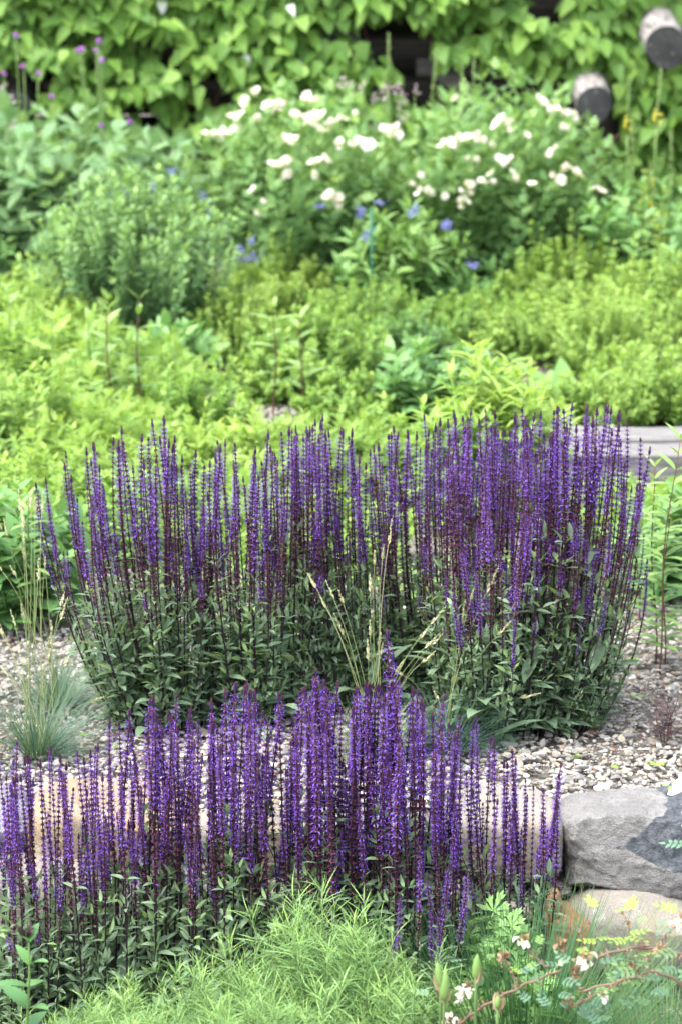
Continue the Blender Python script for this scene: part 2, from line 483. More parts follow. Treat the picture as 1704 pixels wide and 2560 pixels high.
P = np.stack([rng.uniform(-1.0, 1.0, nb), rng.uniform(4.3, 5.35, nb), LOW + rng.uniform(0.0, 0.01, nb)], 1)
pebbles(pc, P, rng.uniform(0.007, 0.018, nb))
tag(pc.build('gravel', M['pebble'], smooth=False), 'loose stones filling the gap under the edging boulders', 'gravel', kind='stuff')

# ------------------------------------------------------------------ boulders of the edging
def boulder(loc, size, mat, seed, label, e=0.45, rough=0.05, chops=6, chopd=(0.86, 1.05), tilt=0.0, res=58, chop_k=0.85):
    r = np.random.default_rng(seed)
    V, F, k = [], [], 0
    g = np.linspace(-1, 1, res)
    A, B = np.meshgrid(g, g, indexing='ij')
    for ax in range(3):
        for sg in (-1, 1):
            p = np.zeros((res, res, 3))
            p[..., ax] = sg; p[..., (ax + 1) % 3] = A; p[..., (ax + 2) % 3] = B
            p = p.reshape(-1, 3)
            V.append(p)
            i = np.arange(res * res).reshape(res, res)
            q = np.stack([i[:-1, :-1], i[1:, :-1], i[1:, 1:], i[:-1, 1:]], -1).reshape(-1, 4)
            if sg < 0: q = q[:, ::-1]
            F.append(np.concatenate([q[:, [0, 1, 2]], q[:, [0, 2, 3]]]) + k); k += res * res
    v = np.concatenate(V); f = np.concatenate(F)
    key = np.round(v, 5); _, first, inv = np.unique(key, axis=0, return_index=True, return_inverse=True)
    v = v[first]; f = inv.ravel()[f]
    sph = unit(v)
    pw = 2 / e
    nrm = (np.abs(sph) ** pw).sum(1) ** (1 / pw)
    v = sph / nrm[:, None]
    for _ in range(chops):
        n = unit(r.normal(0, 1, 3) * np.array((1, 1, 0.9))); d = r.uniform(*chopd)
        h = np.maximum(v @ n - d, 0)
        v = v - h[:, None] * n * chop_k
    off = r.uniform(0, 50, 3)
    s = np.array(size) / 2
    w_ = v * s
    u = unit(v)
    disp = np.array([noise.fractal(Vector(p * 9 + off), 1.0, 2.1, 5) * 0.35 + noise.noise(Vector(p * 5 + off)) * 0.6 for p in w_])
    w_ = w_ + u * (disp * rough * min(size))[:, None]
    disp2 = np.array([noise.fractal(Vector(p * 42 + off), 0.9, 2.2, 3) for p in w_])
    w_ = w_ + u * (disp2 * 0.0028 * rough / 0.08)[:, None]
    acc = Acc().add(w_, f)
    o = acc.build('boulder', mat, smooth=True, loc=loc, rot=(0, tilt, 0))
    return tag(o, label, 'boulder', 'boulders edging the gravel bed')

grey = rock_mat('rock_grey', (0.185, 0.182, 0.176), (0.265, 0.26, 0.25), (0.12, 0.118, 0.114), 7, None, (-0.075, 0.03, 5.5, 12.0), 1.0)
tan = rock_mat('rock_tan', (0.17, 0.155, 0.13), (0.225, 0.21, 0.185), (0.16, 0.135, 0.10), 5, (0.205, 0.165, 0.115), None, 0.35)
warm = rock_mat('rock_warm', (0.20, 0.15, 0.09), (0.25, 0.215, 0.16), (0.20, 0.13, 0.065), 5, (0.29, 0.19, 0.085), None, 0.4)
bluegrey = rock_mat('rock_bluegrey', (0.13, 0.132, 0.135), (0.19, 0.19, 0.19), (0.09, 0.09, 0.092), 6, None, None, 0.5)
orange = rock_mat('rock_orange', (0.20, 0.115, 0.05), (0.23, 0.165, 0.105), (0.16, 0.08, 0.035), 6, (0.21, 0.10, 0.035), None, 0.5)
pinkish = rock_mat('rock_pink', (0.17, 0.145, 0.135), (0.22, 0.198, 0.182), (0.12, 0.10, 0.092), 6, None, None, 0.4)

def bl(px0, px1, pt, pb, y, depth, mat, seed, label, **kw):
    """boulder whose front face spans these picture edges at distance y"""
    a, b = at_y(px0, pb, y), at_y(px1, pt, y)
    sx, szz = b[0] - a[0], b[2] - a[2]
    return boulder(((a[0] + b[0]) / 2, y + depth / 2, (a[2] + b[2]) / 2), (sx, depth, szz), mat, seed, label, **kw)

bl(1408, 1830, 2046, 2262, 5.34, 0.26, grey, 3, 'big grey boulder with a dark slate break across its face', e=0.30, rough=0.13, chops=16, chopd=(0.90, 1.12), chop_k=0.97, tilt=-0.07)
bl(1090, 1412, 2050, 2228, 5.33, 0.25, tan, 8, 'smooth beige boulder behind the salvia spikes, touching the big grey one', e=0.42, rough=0.06)
bl(60, 470, 2030, 2205, 5.36, 0.25, warm, 14, 'ochre boulder seen through the thin left salvia spikes', e=0.45, rough=0.06)
bl(-150, 72, 2045, 2125, 5.36, 0.24, bluegrey, 22, 'blue grey boulder at the left end of the edging', e=0.6, rough=0.06)
bl(480, 780, 2050, 2215, 5.36, 0.24, tan, 31, 'beige boulder hidden behind the middle salvia spikes', e=0.45, rough=0.06)
bl(785, 1085, 2055, 2230, 5.36, 0.24, bluegrey, 37, 'grey boulder hidden behind the dense salvia spikes, beside the smooth beige one', e=0.45, rough=0.06)
bl(1410, 1760, 2276, 2480, 5.24, 0.22, tan, 44, 'rounded beige boulder under the big grey one, stained with rust', e=0.72, rough=0.05, chops=3)
bl(1350, 1500, 2305, 2490, 5.24, 0.16, orange, 51, 'rust orange stone wedged beside the rounded beige boulder', e=0.6, rough=0.08)
bl(1255, 1375, 2285, 2450, 5.26, 0.15, tan, 57, 'small pale stone under the smooth beige boulder', e=0.55, rough=0.08)
bl(1368, 1402, 2240, 2330, 5.27, 0.07, orange, 61, 'small upright tan stone chinked into the wall gap', e=0.55, rough=0.08)
bl(1400, 1560, 2245, 2290, 5.40, 0.10, orange, 63, 'flat brown stone in the shadow under the big grey boulder', e=0.5, rough=0.08)
bl(-80, 260, 2185, 2390, 5.27, 0.2, pinkish, 66, 'pinkish stone low on the left under the ochre boulder', e=0.5, rough=0.06)
bl(270, 620, 2215, 2430, 5.28, 0.2, bluegrey, 71, 'grey stone low behind the leafy salvia stems, under the ochre boulder', e=0.5, rough=0.06)
bl(640, 960, 2230, 2450, 5.28, 0.2, pinkish, 76, 'pinkish stone low behind the feathery green mound', e=0.5, rough=0.06)
bl(965, 1250, 2245, 2460, 5.28, 0.2, tan, 83, 'pale stone low behind the drooping salvia spikes', e=0.5, rough=0.06)

# ------------------------------------------------------------------ timber sleepers at the right
def beam(acc, c, s, bev=0.008):
    x, y, z = np.array(s) / 2
    pts = []
    n = 14
    for i in range(n + 1):
        xx = -x + 2 * x * i / n
        wob = 0.003 * math.sin(i * 1.7 + c[1] * 9)
        ring = [(-y + bev, -z), (y - bev, -z), (y, -z + bev), (y, z - bev), (y - bev, z), (-y + bev, z), (-y, z - bev), (-y, -z + bev)]
        for (b, d) in ring: pts.append((xx, b + wob, d + wob * 0.7))
    f = []
    for i in range(n):
        for j in range(8):
            q, q2 = i * 8 + j, i * 8 + (j + 1) % 8
            f += [(q, q + 8, q2), (q2, q + 8, q2 + 8)]
    for j in range(1, 7): f += [(0, j, j + 1), (n * 8, n * 8 + j + 1, n * 8 + j)]
    acc.add(np.array(pts) + np.array(c), f)
for i, (y, lab) in enumerate(((8.53, 'weathered grey timber sleeper lying in front of its twin'), (8.72, 'weathered grey timber sleeper lying against the shrubs, behind its twin'))):
    a = Acc(); beam(a, (0, 0, 0), (1.9, 0.175, 0.10 + 0.012 * i))
    tag(a.build('timber_sleeper', M['sleeper'], smooth=False, loc=(1.55, y, 0.045 + 0.006 * i), rot=(0, 0, 0.01 * i)), lab, 'timber', 'timber sleepers edging the bed')

# ------------------------------------------------------------------ the log wall
def log_mesh(p0, p1, r, mats, sides=28, seed=0, rings=12):
    r_ = np.random.default_rng(seed)
    p0, p1 = np.array(p0, float), np.array(p1, float)
    T = unit(p1 - p0); A = unit(np.cross(T, (0.1, 0.2, 0.97) if abs(T[2]) < 0.8 else (1, 0, 0))); B = np.cross(T, A)
    an = np.arange(sides) * 2 * PI / sides
    wob = 1 + 0.05 * np.sin(2 * an + r_.uniform(0, 6)) + 0.03 * np.sin(3 * an + r_.uniform(0, 6))
    v, f = [], []
    for i in range(rings + 1):
        t = i / rings
        rr = r * wob * (1 + 0.02 * math.sin(9 * t + seed)) * (0.965 if i in (0, rings) else 1.0)
        tt = t if 0 < i < rings else t
        v.append((p0 + (p1 - p0) * tt)[None] + rr[:, None] * (np.cos(an)[:, None] * A + np.sin(an)[:, None] * B))
    v = np.concatenate(v)
    for i in range(rings):
        for j in range(sides):
            q, q2 = i * sides + j, i * sides + (j + 1) % sides
            f += [(q, q2, q + sides), (q2, q2 + sides, q + sides)]
    a = Acc().add(v, f, 0.5, 0)
    for base, sgn in ((0, -1), (rings * sides, 1)):
        e = v[base:base + sides]; c = e.mean(0)
        rad = np.concatenate([e, c + (e - c) * 0.6, c[None] + T * sgn * 0.004])
        ff = []
        for j in range(sides):
            k = (j + 1) % sides
            tri = [(j, k, sides + j), (k, sides + k, sides + j), (sides + j, sides + k, 2 * sides)]
            ff += tri if sgn > 0 else [t[::-1] for t in tri]
        a.add(rad, ff, 0.5, 1)
    return a
WY = 13.75
lw_ = thing('log_wall', 'dark log wall overgrown with the bright green climbing vine', 'wall', (0, WY, 0))
for i in range(9):
    z = 0.11 + i * 0.205
    a = log_mesh((-4.2, 0.02 * math.sin(i * 2), z), (4.2, 0.02 * math.cos(i), z), 0.105, None, seed=i)
    a.build('wall_log', [M['log_dark_shaded'], M['log_end']], lw_)
for k, (px, py, r, yfront) in enumerate(((1484, 262, 0.088, 13.05), (1664, 118, 0.103, 13.05), (853, 122, 0.098, 13.46), (40, 270, 0.085, 13.3))):
    p = at_y(px, py, yfront)
    a = log_mesh((p[0], yfront - WY, p[2]), (p[0], 0.3, p[2] + 0.17), r, None, seed=40 + k, rings=8)
    o = a.build('cross_log', [M['log_side'] if k < 2 else M['log_dark_shaded'], M['log_end']], lw_)
    o['label'] = ('bleached cross log with a dark sawn end' if k < 2 else 'dark cross log end half hidden by leaves')
p = at_y(1500, 420, 13.45)
a = log_mesh((p[0], 13.42 - WY, 0), (p[0], 13.42 - WY, 0.72), 0.075, None, seed=55)
a.build('post', [M['log_dark_shaded'], M['log_end']], lw_)
p0, p1 = at_y(1085, 175, 13.42), at_y(1260, 300, 13.42)
a = log_mesh((p0[0], 13.45 - WY, p0[2]), (p1[0], 13.45 - WY, p1[2]), 0.05, None, seed=58)
a.build('brace', [M['log_grey'], M['log_end']], lw_)
p0, p1 = at_y(1040, 172, 13.5), at_y(1420, 178, 13.5)
a = log_mesh((p0[0], 13.52 - WY, p0[2]), (p1[0], 13.52 - WY, p1[2]), 0.045, None, seed=59)
a.build('rail', [M['log_grey'], M['log_end']], lw_)
p0, p1 = at_y(1470, 420, 13.2), at_y(1545, 335, 13.2)
a = Acc(); tube(a, [(p0[0], 13.2 - WY, p0[2]), (p1[0], 13.2 - WY, p1[2])], 0.008, 0.006); a.build('dead_branch', M['brown_stem'], lw_)

# ------------------------------------------------------------------ climbing vine
T_HEART = leaf_tpl(5, 0.78, 0.10, 0.25, 'heart')
T_LANCE = leaf_tpl(5, 0.28, 0.14, 0.22, 'lance')
T_LANCE3 = leaf_tpl(3, 0.32, 0.12, 0.2, 'lance')
T_OV = leaf_tpl(4, 0.5, 0.12, 0.18, 'ovate')
T_OV3 = leaf_tpl(3, 0.55, 0.12, 0.15, 'ovate')
T_OB3 = leaf_tpl(3, 0.42, 0.12, 0.1, 'obov')
T_STRAP = leaf_tpl(4, 0.2, 0.2, 0.35, 'lance')
T_THREAD = leaf_tpl(3, 0.05, 0.05, 0.15, 'strap')
T_PINN = compound_tpl(3, 0.55, 0.34)
T_PINN5 = compound_tpl(5, 0.42, 0.25, 0.2, 65)
T_CUT = compound_tpl(7, 0.26, 0.36, 0.10, 58, 0.25, 3, 'lance', True)

def palm_tpl():
    V, F, k = [], [], 0
    for a in (-1.5, -0.8, 0.0, 0.8, 1.5):
        for b, s_, t_ in ((0, 1.0, 0.0), (0.45, 0.5, 0.42), (-0.45, 0.5, 0.42)):
            L = leaf_tpl(4, 0.26, 0.1, 0.15, 'obov')
            c = a + b
            R_ = np.array([[math.cos(c), -math.sin(c), 0], [math.sin(c), math.cos(c), 0], [0, 0, 1]])
            m = 1.0 - 0.22 * abs(a)
            v = (L[0] * s_ * m) @ R_.T + np.array((math.cos(a), math.sin(a), -0.05)) * t_ * m
            V.append(v * 0.75 + np.array((0.25, 0, 0))); F.append(L[1] + k); k += len(v)
    r = leaf_tpl(3, 0.04, 0, 0, 'strap'); V.append(r[0] * np.array((0.3, 1, 1))); F.append(r[1] + k)
    return np.concatenate(V).astype(np.float32), np.concatenate(F).astype(np.int32)
T_PALM = palm_tpl()
holes = [(430, 140, 45, 50), (520, 200, 70, 55), (350, 260, 50, 40), (60, 270, 90, 55), (865, 140, 42, 40), (960, 212, 110, 26), (1190, 180, 110, 42), (1290, 205, 90, 60),
         (1350, 250, 70, 60), (1490, 330, 75, 170), (1250, 260, 120, 40), (650, 330, 60, 60), (500, 390, 90, 50), (1040, 200, 70, 30), (1484, 245, 68, 80), (1664, 105, 75, 75), (240, 150, 40, 30), (620, 90, 40, 28), (1010, 130, 20, 16)]
hw = [(at_y(px, py, 13.4), rx * 0.95 / 515, rz * 0.95 / 515) for px, py, rx, rz in holes]
def in_hole(x, z):
    h = np.zeros(len(x), bool)
    for c, rx, rz in hw:
        h |= ((x - c[0]) / rx) ** 2 + ((z - c[2]) / rz) ** 2 < 1
    return h
va = Acc()
vine = thing('climbing_vine', 'climbing vine with heart shaped leaves, a few turned white, on the log wall', 'vine', (0, WY, 0))
for s in range(820):                                           # trailing shoots, each a string of hanging leaves
    x0 = rng.uniform(-3.4, 3.4); z0 = rng.uniform(0.30, 1.45) if s % 5 else rng.uniform(1.5, 2.05); y0 = rng.uniform(-0.34, -0.14) - 0.10 * abs(math.sin(x0 * 3.1 + z0 * 4))
    n = rng.integers(12, 26)
    ang = rng.uniform(-0.5, 0.5) + (PI if rng.random() < 0.5 else 0)
    t = np.linspace(0, 1, n)
    ln = rng.uniform(0.35, 0.75)
    path = np.stack([x0 + math.cos(ang) * ln * t, y0 - 0.10 * np.sin(PI * t), z0 + math.sin(ang) * ln * 0.5 * t - 0.22 * t * t], 1)
    keep = ~in_hole(path[:, 0], path[:, 2]) | (rng.uniform(0, 1, n) < 0.03)
    keep &= path[:, 2] > 0.1
    keep &= np.array([noise.noise(Vector((q[0] * 2.1, 3.3, q[2] * 2.9))) for q in path]) > -0.36
    pth = path[keep]; n = len(pth)
    if n < 3: continue
    side = np.where(np.arange(n) % 2 == 0, 1, -1)[:, None] * np.array((math.sin(ang) * 0.5 + 0.4, -0.2, 0.15))
    D = side + np.array((0, -0.55, -0.65)) + jit(n, 0.25)
    U = np.array((0, -0.6, 0.85)) + jit(n, 0.25)
    tint = rng.uniform(0.1, 0.62, n) + 0.06 * t[keep]
    wh = rng.uniform(0, 1, n) < 0.0
    tint = np.where(wh, 1.0, np.minimum(tint, 0.66))
    place(va, T_HEART, pth + jit(n, 0.02), D, U, rng.uniform(0.075, 0.125, n), rng.uniform(0.075, 0.115, n), tint)
for px, py, nn in ((618, 133, 2), (750, 158, 1), (640, 225, 1), (720, 20, 1), (395, 15, 1)):
    c = at_y(px, py, 13.28); c[1] -= WY
    q = c + jit(nn, 0.025)
    place(va, T_HEART, q, np.array((0.1, -0.5, -0.7)) + jit(nn, 0.4), np.array((0, -0.8, 0.6)) + jit(nn, 0.2), rng.uniform(0.055, 0.08, nn), None, 1.0)
va.build('foliage', M['vine_leaf'], vine)
for s in range(14):
    x0 = rng.uniform(-2, 2); k = 14; t = np.linspace(0, 1, k)
    a = Acc()
    tube(a, np.stack([x0 + 0.25 * np.sin(3 * t + s) + rng.uniform(-0.6, 0.6) * t, -0.16 + 0.03 * np.sin(7 * t + s), 1.9 * t], 1), 0.010, 0.004)
    a.build('vine_stem', M['brown_stem'], vine)

# ------------------------------------------------------------------ shoots: the frame of every bush and herb
class Shoots:
    def __init__(s, n, H, R, r0=0.1, hvar=0.3, edge=0.45, pw=0.9, arch=0.0, u=None):
        a = rng.uniform(0, 2 * PI, n); s.n = n
        u = np.sqrt(rng.uniform(0, 1, n)) if u is None else u
        d = np.stack([np.cos(a), np.sin(a)], 1)
        s.d = np.concatenate([d, np.zeros((n, 1))], 1)
        s.base = d * (r0 * R * u)[:, None]
        s.tip = d * (R * u * rng.uniform(0.85, 1.12, n))[:, None]
        s.h = H * (1 - edge * u * u) * rng.uniform(1 - hvar, 1.04, n)
        if hvar >= 0.5: s.h *= np.where(rng.uniform(0, 1, n) < 0.10, 1.4, 1.0)     # a few shoots overtop the rest
        s.pw, s.arch = pw, arch * u
        s.wob = rng.uniform(0, 6.28, (n, 2))
    def at(s, i, t):
        k = t[:, None] ** s.pw
        xy = s.base[i] * (1 - k) + s.tip[i] * k + 0.012 * np.sin(s.wob[i] + t[:, None] * 5) * t[:, None]
        z = s.h[i] * (t - s.arch[i] * t ** 3)
        return np.concatenate([xy, z[:, None]], 1)

def herb(sh, acc, leaf, L, nodes, per=2, t0=0.2, spread=0.8, up=0.35, tint=(0.1, 0.5, 0.35), taper=0.5, sacc=None, r=0.0025, smat=0, W=1.0, jitter=0.25, every=1, lmat=0):
    """leaves along every shoot; tint=(lowest, random part, rise towards the tip)"""
    i = np.repeat(np.arange(sh.n), nodes)
    t = np.clip(np.tile(np.linspace(t0, 1.0, nodes), sh.n) + rng.uniform(-0.02, 0.02, len(i)), 0.01, 1.0)
    P = sh.at(i, t)
    T = unit(sh.at(i, np.minimum(t + 0.03, 1.03)) - sh.at(i, t - 0.03 * (t > 0.04)) + 1e-6)
    az0 = np.tile(np.arange(nodes) * 2.4, sh.n) + rng.uniform(0, 6.28, sh.n)[i]
    for k in range(per):
        az = az0 + k * 2 * PI / per + rng.normal(0, jitter, len(i))
        rad = np.stack([np.cos(az), np.sin(az), np.zeros(len(i))], 1)
        rad = rad - (rad * T).sum(1, keepdims=True) * T
        upk = up + 0.7 * np.clip((t - 0.85) / 0.15, 0, 1)
        D = unit(rad) * spread + T * upk[:, None] + jit(len(i), 0.15)
        ln = L * (1 - taper * t) * rng.uniform(0.7, 1.15, len(i))
        tt = tint[0] + tint[1] * rng.uniform(0, 1, len(i)) + tint[2] * t
        place(acc, leaf, P, D, T + np.array((0, 0, 0.5)) + jit(len(i), 0.25), ln, ln * W, tt, lmat)
    if sacc is not None:
        tt = np.linspace(0, 1, 5)
        for q in range(0, sh.n, every):
            tube(sacc, sh.at(np.full(5, q), tt), r, r * 0.4, 4, smat, 0.4, cap=False)

def bush(name, label, cat, loc, n, H, R, leaf, L, nodes, mat, group=None, stem='green_stem', r=0.003, per=2, every=2, tint=(0.1, 0.5, 0.35), r0=0.3, hvar=0.3, edge=0.45, pw=0.9, arch=0.0, t0=0.2, nstem=3, **kw):
    o = thing(name, label, cat, loc, group)
    sh = Shoots(n, H, R, r0, hvar, edge, pw, arch)
    fa, sa = Acc(), Acc()
    herb(sh, fa, leaf, L, nodes, per, t0, tint=tint, sacc=sa, r=r, every=every, **kw)
    fa.build('foliage', M[mat], o)
    sa.build('branches', M[stem], o)
    return o, sh

def gp(px, py, z=0.0):
    p = on_z(px, py, z); return (p[0], p[1], z)

# ------------------------------------------------------------------ white rose bushes
petal = leaf_tpl(4, 1.0, 0.22, -0.25, 'obov')
def rose_mesh(k, n=5, open_=0.75):
    a = Acc()
    for ring, (m, s) in enumerate(((n, 1.0), (n, 0.72))):
        az = np.arange(m) * 2 * PI / m + ring * 0.6 + k + rng.normal(0, 0.12, m)
        d = np.stack([np.cos(az) * open_, np.sin(az) * open_, np.full(m, 0.35 + 0.35 * ring)], 1) + jit(m, 0.28)
        place(a, petal, np.zeros((m, 3)), d, np.array((0, 0, 1.0)), 0.045 * s * rng.uniform(0.7, 1.1, m), 0.042 * s * rng.uniform(0.7, 1.1, m), rng.uniform(0.1, 1, m))
    return a.mesh('rose_flower', M['white_petal'])
roses = [rose_mesh(k, 5, o) for k, o in enumerate((0.9, 0.8, 0.6, 0.5))]
def stamen_mesh():
    a = Acc()
    n = 26
    d = unit(np.array((0, 0, 1.0)) + jit(n, 0.35))
    place(a, leaf_tpl(2, 0.25, 0, 0, 'obov'), np.zeros((n, 3)), d, (0.2, 0.9, 0.1), 0.010, 0.012)
    return a.mesh('stamens', M['stamen'])
stam = stamen_mesh()
bud_m = Acc(); place(bud_m, leaf_tpl(4, 0.6, 0.3, -0.3, 'ovate'), np.zeros((5, 3)), np.array((0, 0, 1.0)) + fan(5, 0.25), fan(5), 0.028, 0.026, rng.uniform(0, 0.6, 5))
bud_m = bud_m.mesh('rose_bud', M['white_petal'])

def rose_bush(label, cx, y, H, R, flowers, n=150):
    o, sh = bush('rose_bush', label, 'rose bush', (cx, y, 0), n, H, R, T_PINN, 0.085, 17, 'rose_leaf', 'white rose bushes before the log wall', 'green_stem', 0.004, per=2, r0=0.35, edge=0.36, pw=0.75, t0=0.16, tint=(0.0, 0.55, 0.4), taper=0.15, W=1.15, every=3)
    for q in range(0, 14):
        a = Acc(); tt = np.linspace(0, 0.8, 6)
        tube(a, sh.at(np.full(6, q), tt), 0.006, 0.003, 5); a.build('cane', M['green_stem'], o)
    for i, (px, py, s) in enumerate(flowers):
        d = ray(px, py)                                        # where the sight line meets the outside of the crown
        org = np.array((0 - cx, 0 - y, CAM_H - H * 0.42)); sc = np.array((R * 1.05, R * 1.05, H * 0.6))
        oo, dd = org / sc, d / sc
        A_, B_, C_ = dd @ dd, 2 * oo @ dd, oo @ oo - 1
        disc = B_ * B_ - 4 * A_ * C_
        t = (-B_ - math.sqrt(disc)) / (2 * A_) if disc > 0 else -B_ / (2 * A_)
        p = np.array((0, 0, CAM_H)) + d * t - np.array((cx, y, 0))
        up = Vector((rng.normal(0, 0.7), -0.5 + rng.normal(0, 0.4), 0.8))
        rt = up.to_track_quat('Z', 'Y').to_euler()
        if s < 0.55:
            for j in range(2): inst('rose_bud', bud_m, o, p + jit(1, 0.012)[0], (rng.normal(0, 0.3), rng.normal(0, 0.3), 0), 1.25)
        else:
            f = inst('rose_flower', roses[i % 4], o, p, rt, s * rng.uniform(0.85, 1.05))
            inst('stamens', stam, f)
            if s > 0.75:                                       # a second, half open bloom of the same truss
                inst('rose_flower', roses[(i + 2) % 4], o, p + np.array((rng.choice((-1, 1)) * 0.034, rng.normal(0, 0.015), rng.normal(0, 0.016))), (rng.normal(0, 0.6), rng.normal(0, 0.6), i), s * rng.uniform(0.6, 0.95))
    return o
fl1 = [(620, 258, 1), (668, 268, .8), (695, 265, .8), (770, 250, 1), (583, 300, 1.1), (603, 292, .7), (533, 345, .9), (580, 335, .8), (735, 292, .9), (800, 300, 1.1), (832, 312, .9), (795, 325, .9), (715, 357, 1), (742, 350, .6),
       (850, 362, .9), (700, 418, 1.25), (722, 440, .9), (790, 410, 1), (848, 505, 1.2), (635, 477, .6), (785, 447, .5), (905, 372, .6), (888, 290, .6), (640, 300, .5), (960, 333, 1.1), (985, 338, .8), (660, 525, .5), (860, 300, .6), (770, 300, .8), (920, 365, .8)]
fl2 = [(1140, 250, .7), (1344, 253, .8), (1367, 280, .9), (1437, 298, .5), (1420, 292, .5), (1250, 308, 1.1), (1270, 328, .5), (1108, 365, .7), (1128, 360, .9), (1165, 350, .8), (1195, 345, .5), (1220, 355, .5), (1310, 342, .7),
       (1245, 405, .9), (1275, 402, .6), (1385, 375, .6), (1375, 388, .6), (1276, 432, .6), (1167, 470, .9), (1204, 458, .8), (1232, 460, .7), (1327, 464, .7), (1290, 455, .5), (1050, 482, .7), (1072, 480, .5), (1115, 505, .5), (1150, 520, .5),
       (1162, 503, .7), (1403, 455, .9), (1433, 434, .9), (1416, 418, .6), (1500, 480, .8), (1048, 455, .5), (1410, 330, .5), (1180, 405, .5)]
x1, x2 = at_y(765, 500, 11.9)[0], at_y(1250, 500, 12.0)[0]
rose_bush('white rose bush, its biggest blooms above the blue flowered plants', x1, 11.95, 0.93, 0.50, fl1, 190)
rose_bush('wide white rose bush with small blooms below the bleached log end', x2, 12.0, 0.98, 0.48, fl2, 200)

# ------------------------------------------------------------------ blue-green bush with small blue flowers about it
c = at_y(330, 700, 10.6)
bush('leafy_bush', 'dense blue green bush with yellowish tips before the thistles', 'bush', (c[0], 10.7, 0), 230, 0.70, 0.44, T_OB3, 0.045, 24, 'glaucous', None, 'green_stem', 0.003, per=3, r0=0.35, edge=0.30, pw=0.8, t0=0.1, tint=(0.0, 0.35, 0.45), taper=0.2)

def flower_cluster_mesh(name, mat, n=14, r=0.022, pl=0.016):
    a = Acc()
    P = jit(n, r * 0.6); 
    for k in range(4):
        place(a, leaf_tpl(2, 0.7, 0.1, 0.1, 'obov'), P, unit(P + 1e-6) + jit(n, 0.6), jit(n, 1), pl, pl, rng.uniform(0, 1, n))
    return a.mesh(name, M[mat])
blue_cl = [flower_cluster_mesh('flower_head', 'blue_petal') for _ in range(3)]

def stalk_plant(name, label, cat, base, tops, heads, stem_mat='green_stem', r=0.0025, group=None, head_name='flower_head', leaf=None, lmat='green_leaf', L=0.06, sc=1.0, stem_name='flower_stem'):
    """stalks from one base to given points, each with its head"""
    o = thing(name, label, cat, base, group)
    b = np.array(base, float)
    for i, tp in enumerate(tops):
        tp = np.array(tp, float) - b
        t = np.linspace(0, 1, 8)[:, None]
        st = np.array((rng.normal(0, 0.03), rng.normal(0, 0.03), 0))
        pts = st * (1 - t) + np.concatenate([tp[None, :2] * t ** 1.2, tp[None, 2:] * t], 1)
        a = Acc(); tube(a, pts, r, r * 0.6, 5, 0, 0.5)
        if leaf is not None:
            nl = 8; tt = rng.uniform(0.1, 0.85, nl)
            Pn = np.stack([np.interp(tt, t[:, 0], pts[:, k]) for k in range(3)], 1)
            place(a, leaf, Pn, fan(nl) + np.array((0, 0, 0.35)), (0, 0, 1.0), L * (1.2 - tt), None, rng.uniform(0.2, 0.8, nl), 1)
        f = a.build(stem_name, [M[stem_mat], M[lmat]], o)
        if heads:
            inst(head_name, heads[i % len(heads)], f, pts[-1], (rng.normal(0, 0.3), rng.normal(0, 0.3), rng.uniform(0, 6)), sc * rng.uniform(0.8, 1.2))
    return o
def tops_at(lst, y): return [at_y(px, py, y + rng.uniform(-0.06, 0.06)) for px, py in lst]
p = at_y(420, 800, 11.2)
stalk_plant('blue_wildflower', 'thin stemmed plant with small blue flowers rising behind the blue green bush', 'plant', (p[0], 11.2, 0), tops_at([(280, 492), (385, 470), (430, 425), (520, 498), (505, 490), (530, 530), (322, 476)], 11.2), blue_cl, leaf=T_LANCE3, sc=0.6)
p = at_y(600, 840, 11.0)
stalk_plant('blue_wildflower', 'clump of blue flowers between the blue green bush and the roses', 'plant', (p[0], 11.0, 0), tops_at([(560, 562), (628, 605), (600, 622), (618, 645), (640, 640), (592, 640), (390, 575), (503, 600)], 10.95), blue_cl, leaf=T_LANCE3, sc=0.75)
p = at_y(1010, 760, 11.3)
o, sh = bush('blue_star_plant', 'lance leaved plant with blue flower clusters in front of the roses', 'plant', (p[0], 11.35, 0), 46, 0.46, 0.25, T_STRAP, 0.12, 16, 'glossy_green', None, 'green_stem', 0.003, per=2, r0=0.4, edge=0.3, t0=0.15, tint=(0.15, 0.5, 0.3), taper=0.3, W=1.3)
for i, (px, py) in enumerate(((800, 510), (905, 530), (912, 590), (920, 575), (1035, 525), (1028, 530), (950, 502), (1117, 565), (1110, 560), (1180, 658), (898, 535))):
    q = at_y(px, py, 11.18) - np.array((p[0], 11.35, 0))
    inst('flower_head', blue_cl[i % 3], o, q, (0, 0, px), 0.65)
a = Acc(); p = at_y(927, 735, 11.05)
tube(a, [(0, 0, 0), (0.002, 0, 0.3), (0, 0, 0.52)], 0.006, 0.006, 8)
tag(a.build('plant_stake', flat_mat('stake_green', (0.02, 0.10, 0.06)), loc=(p[0], 11.05, 0)), 'thin dark green plant stake among the lance leaved plant', 'stake')

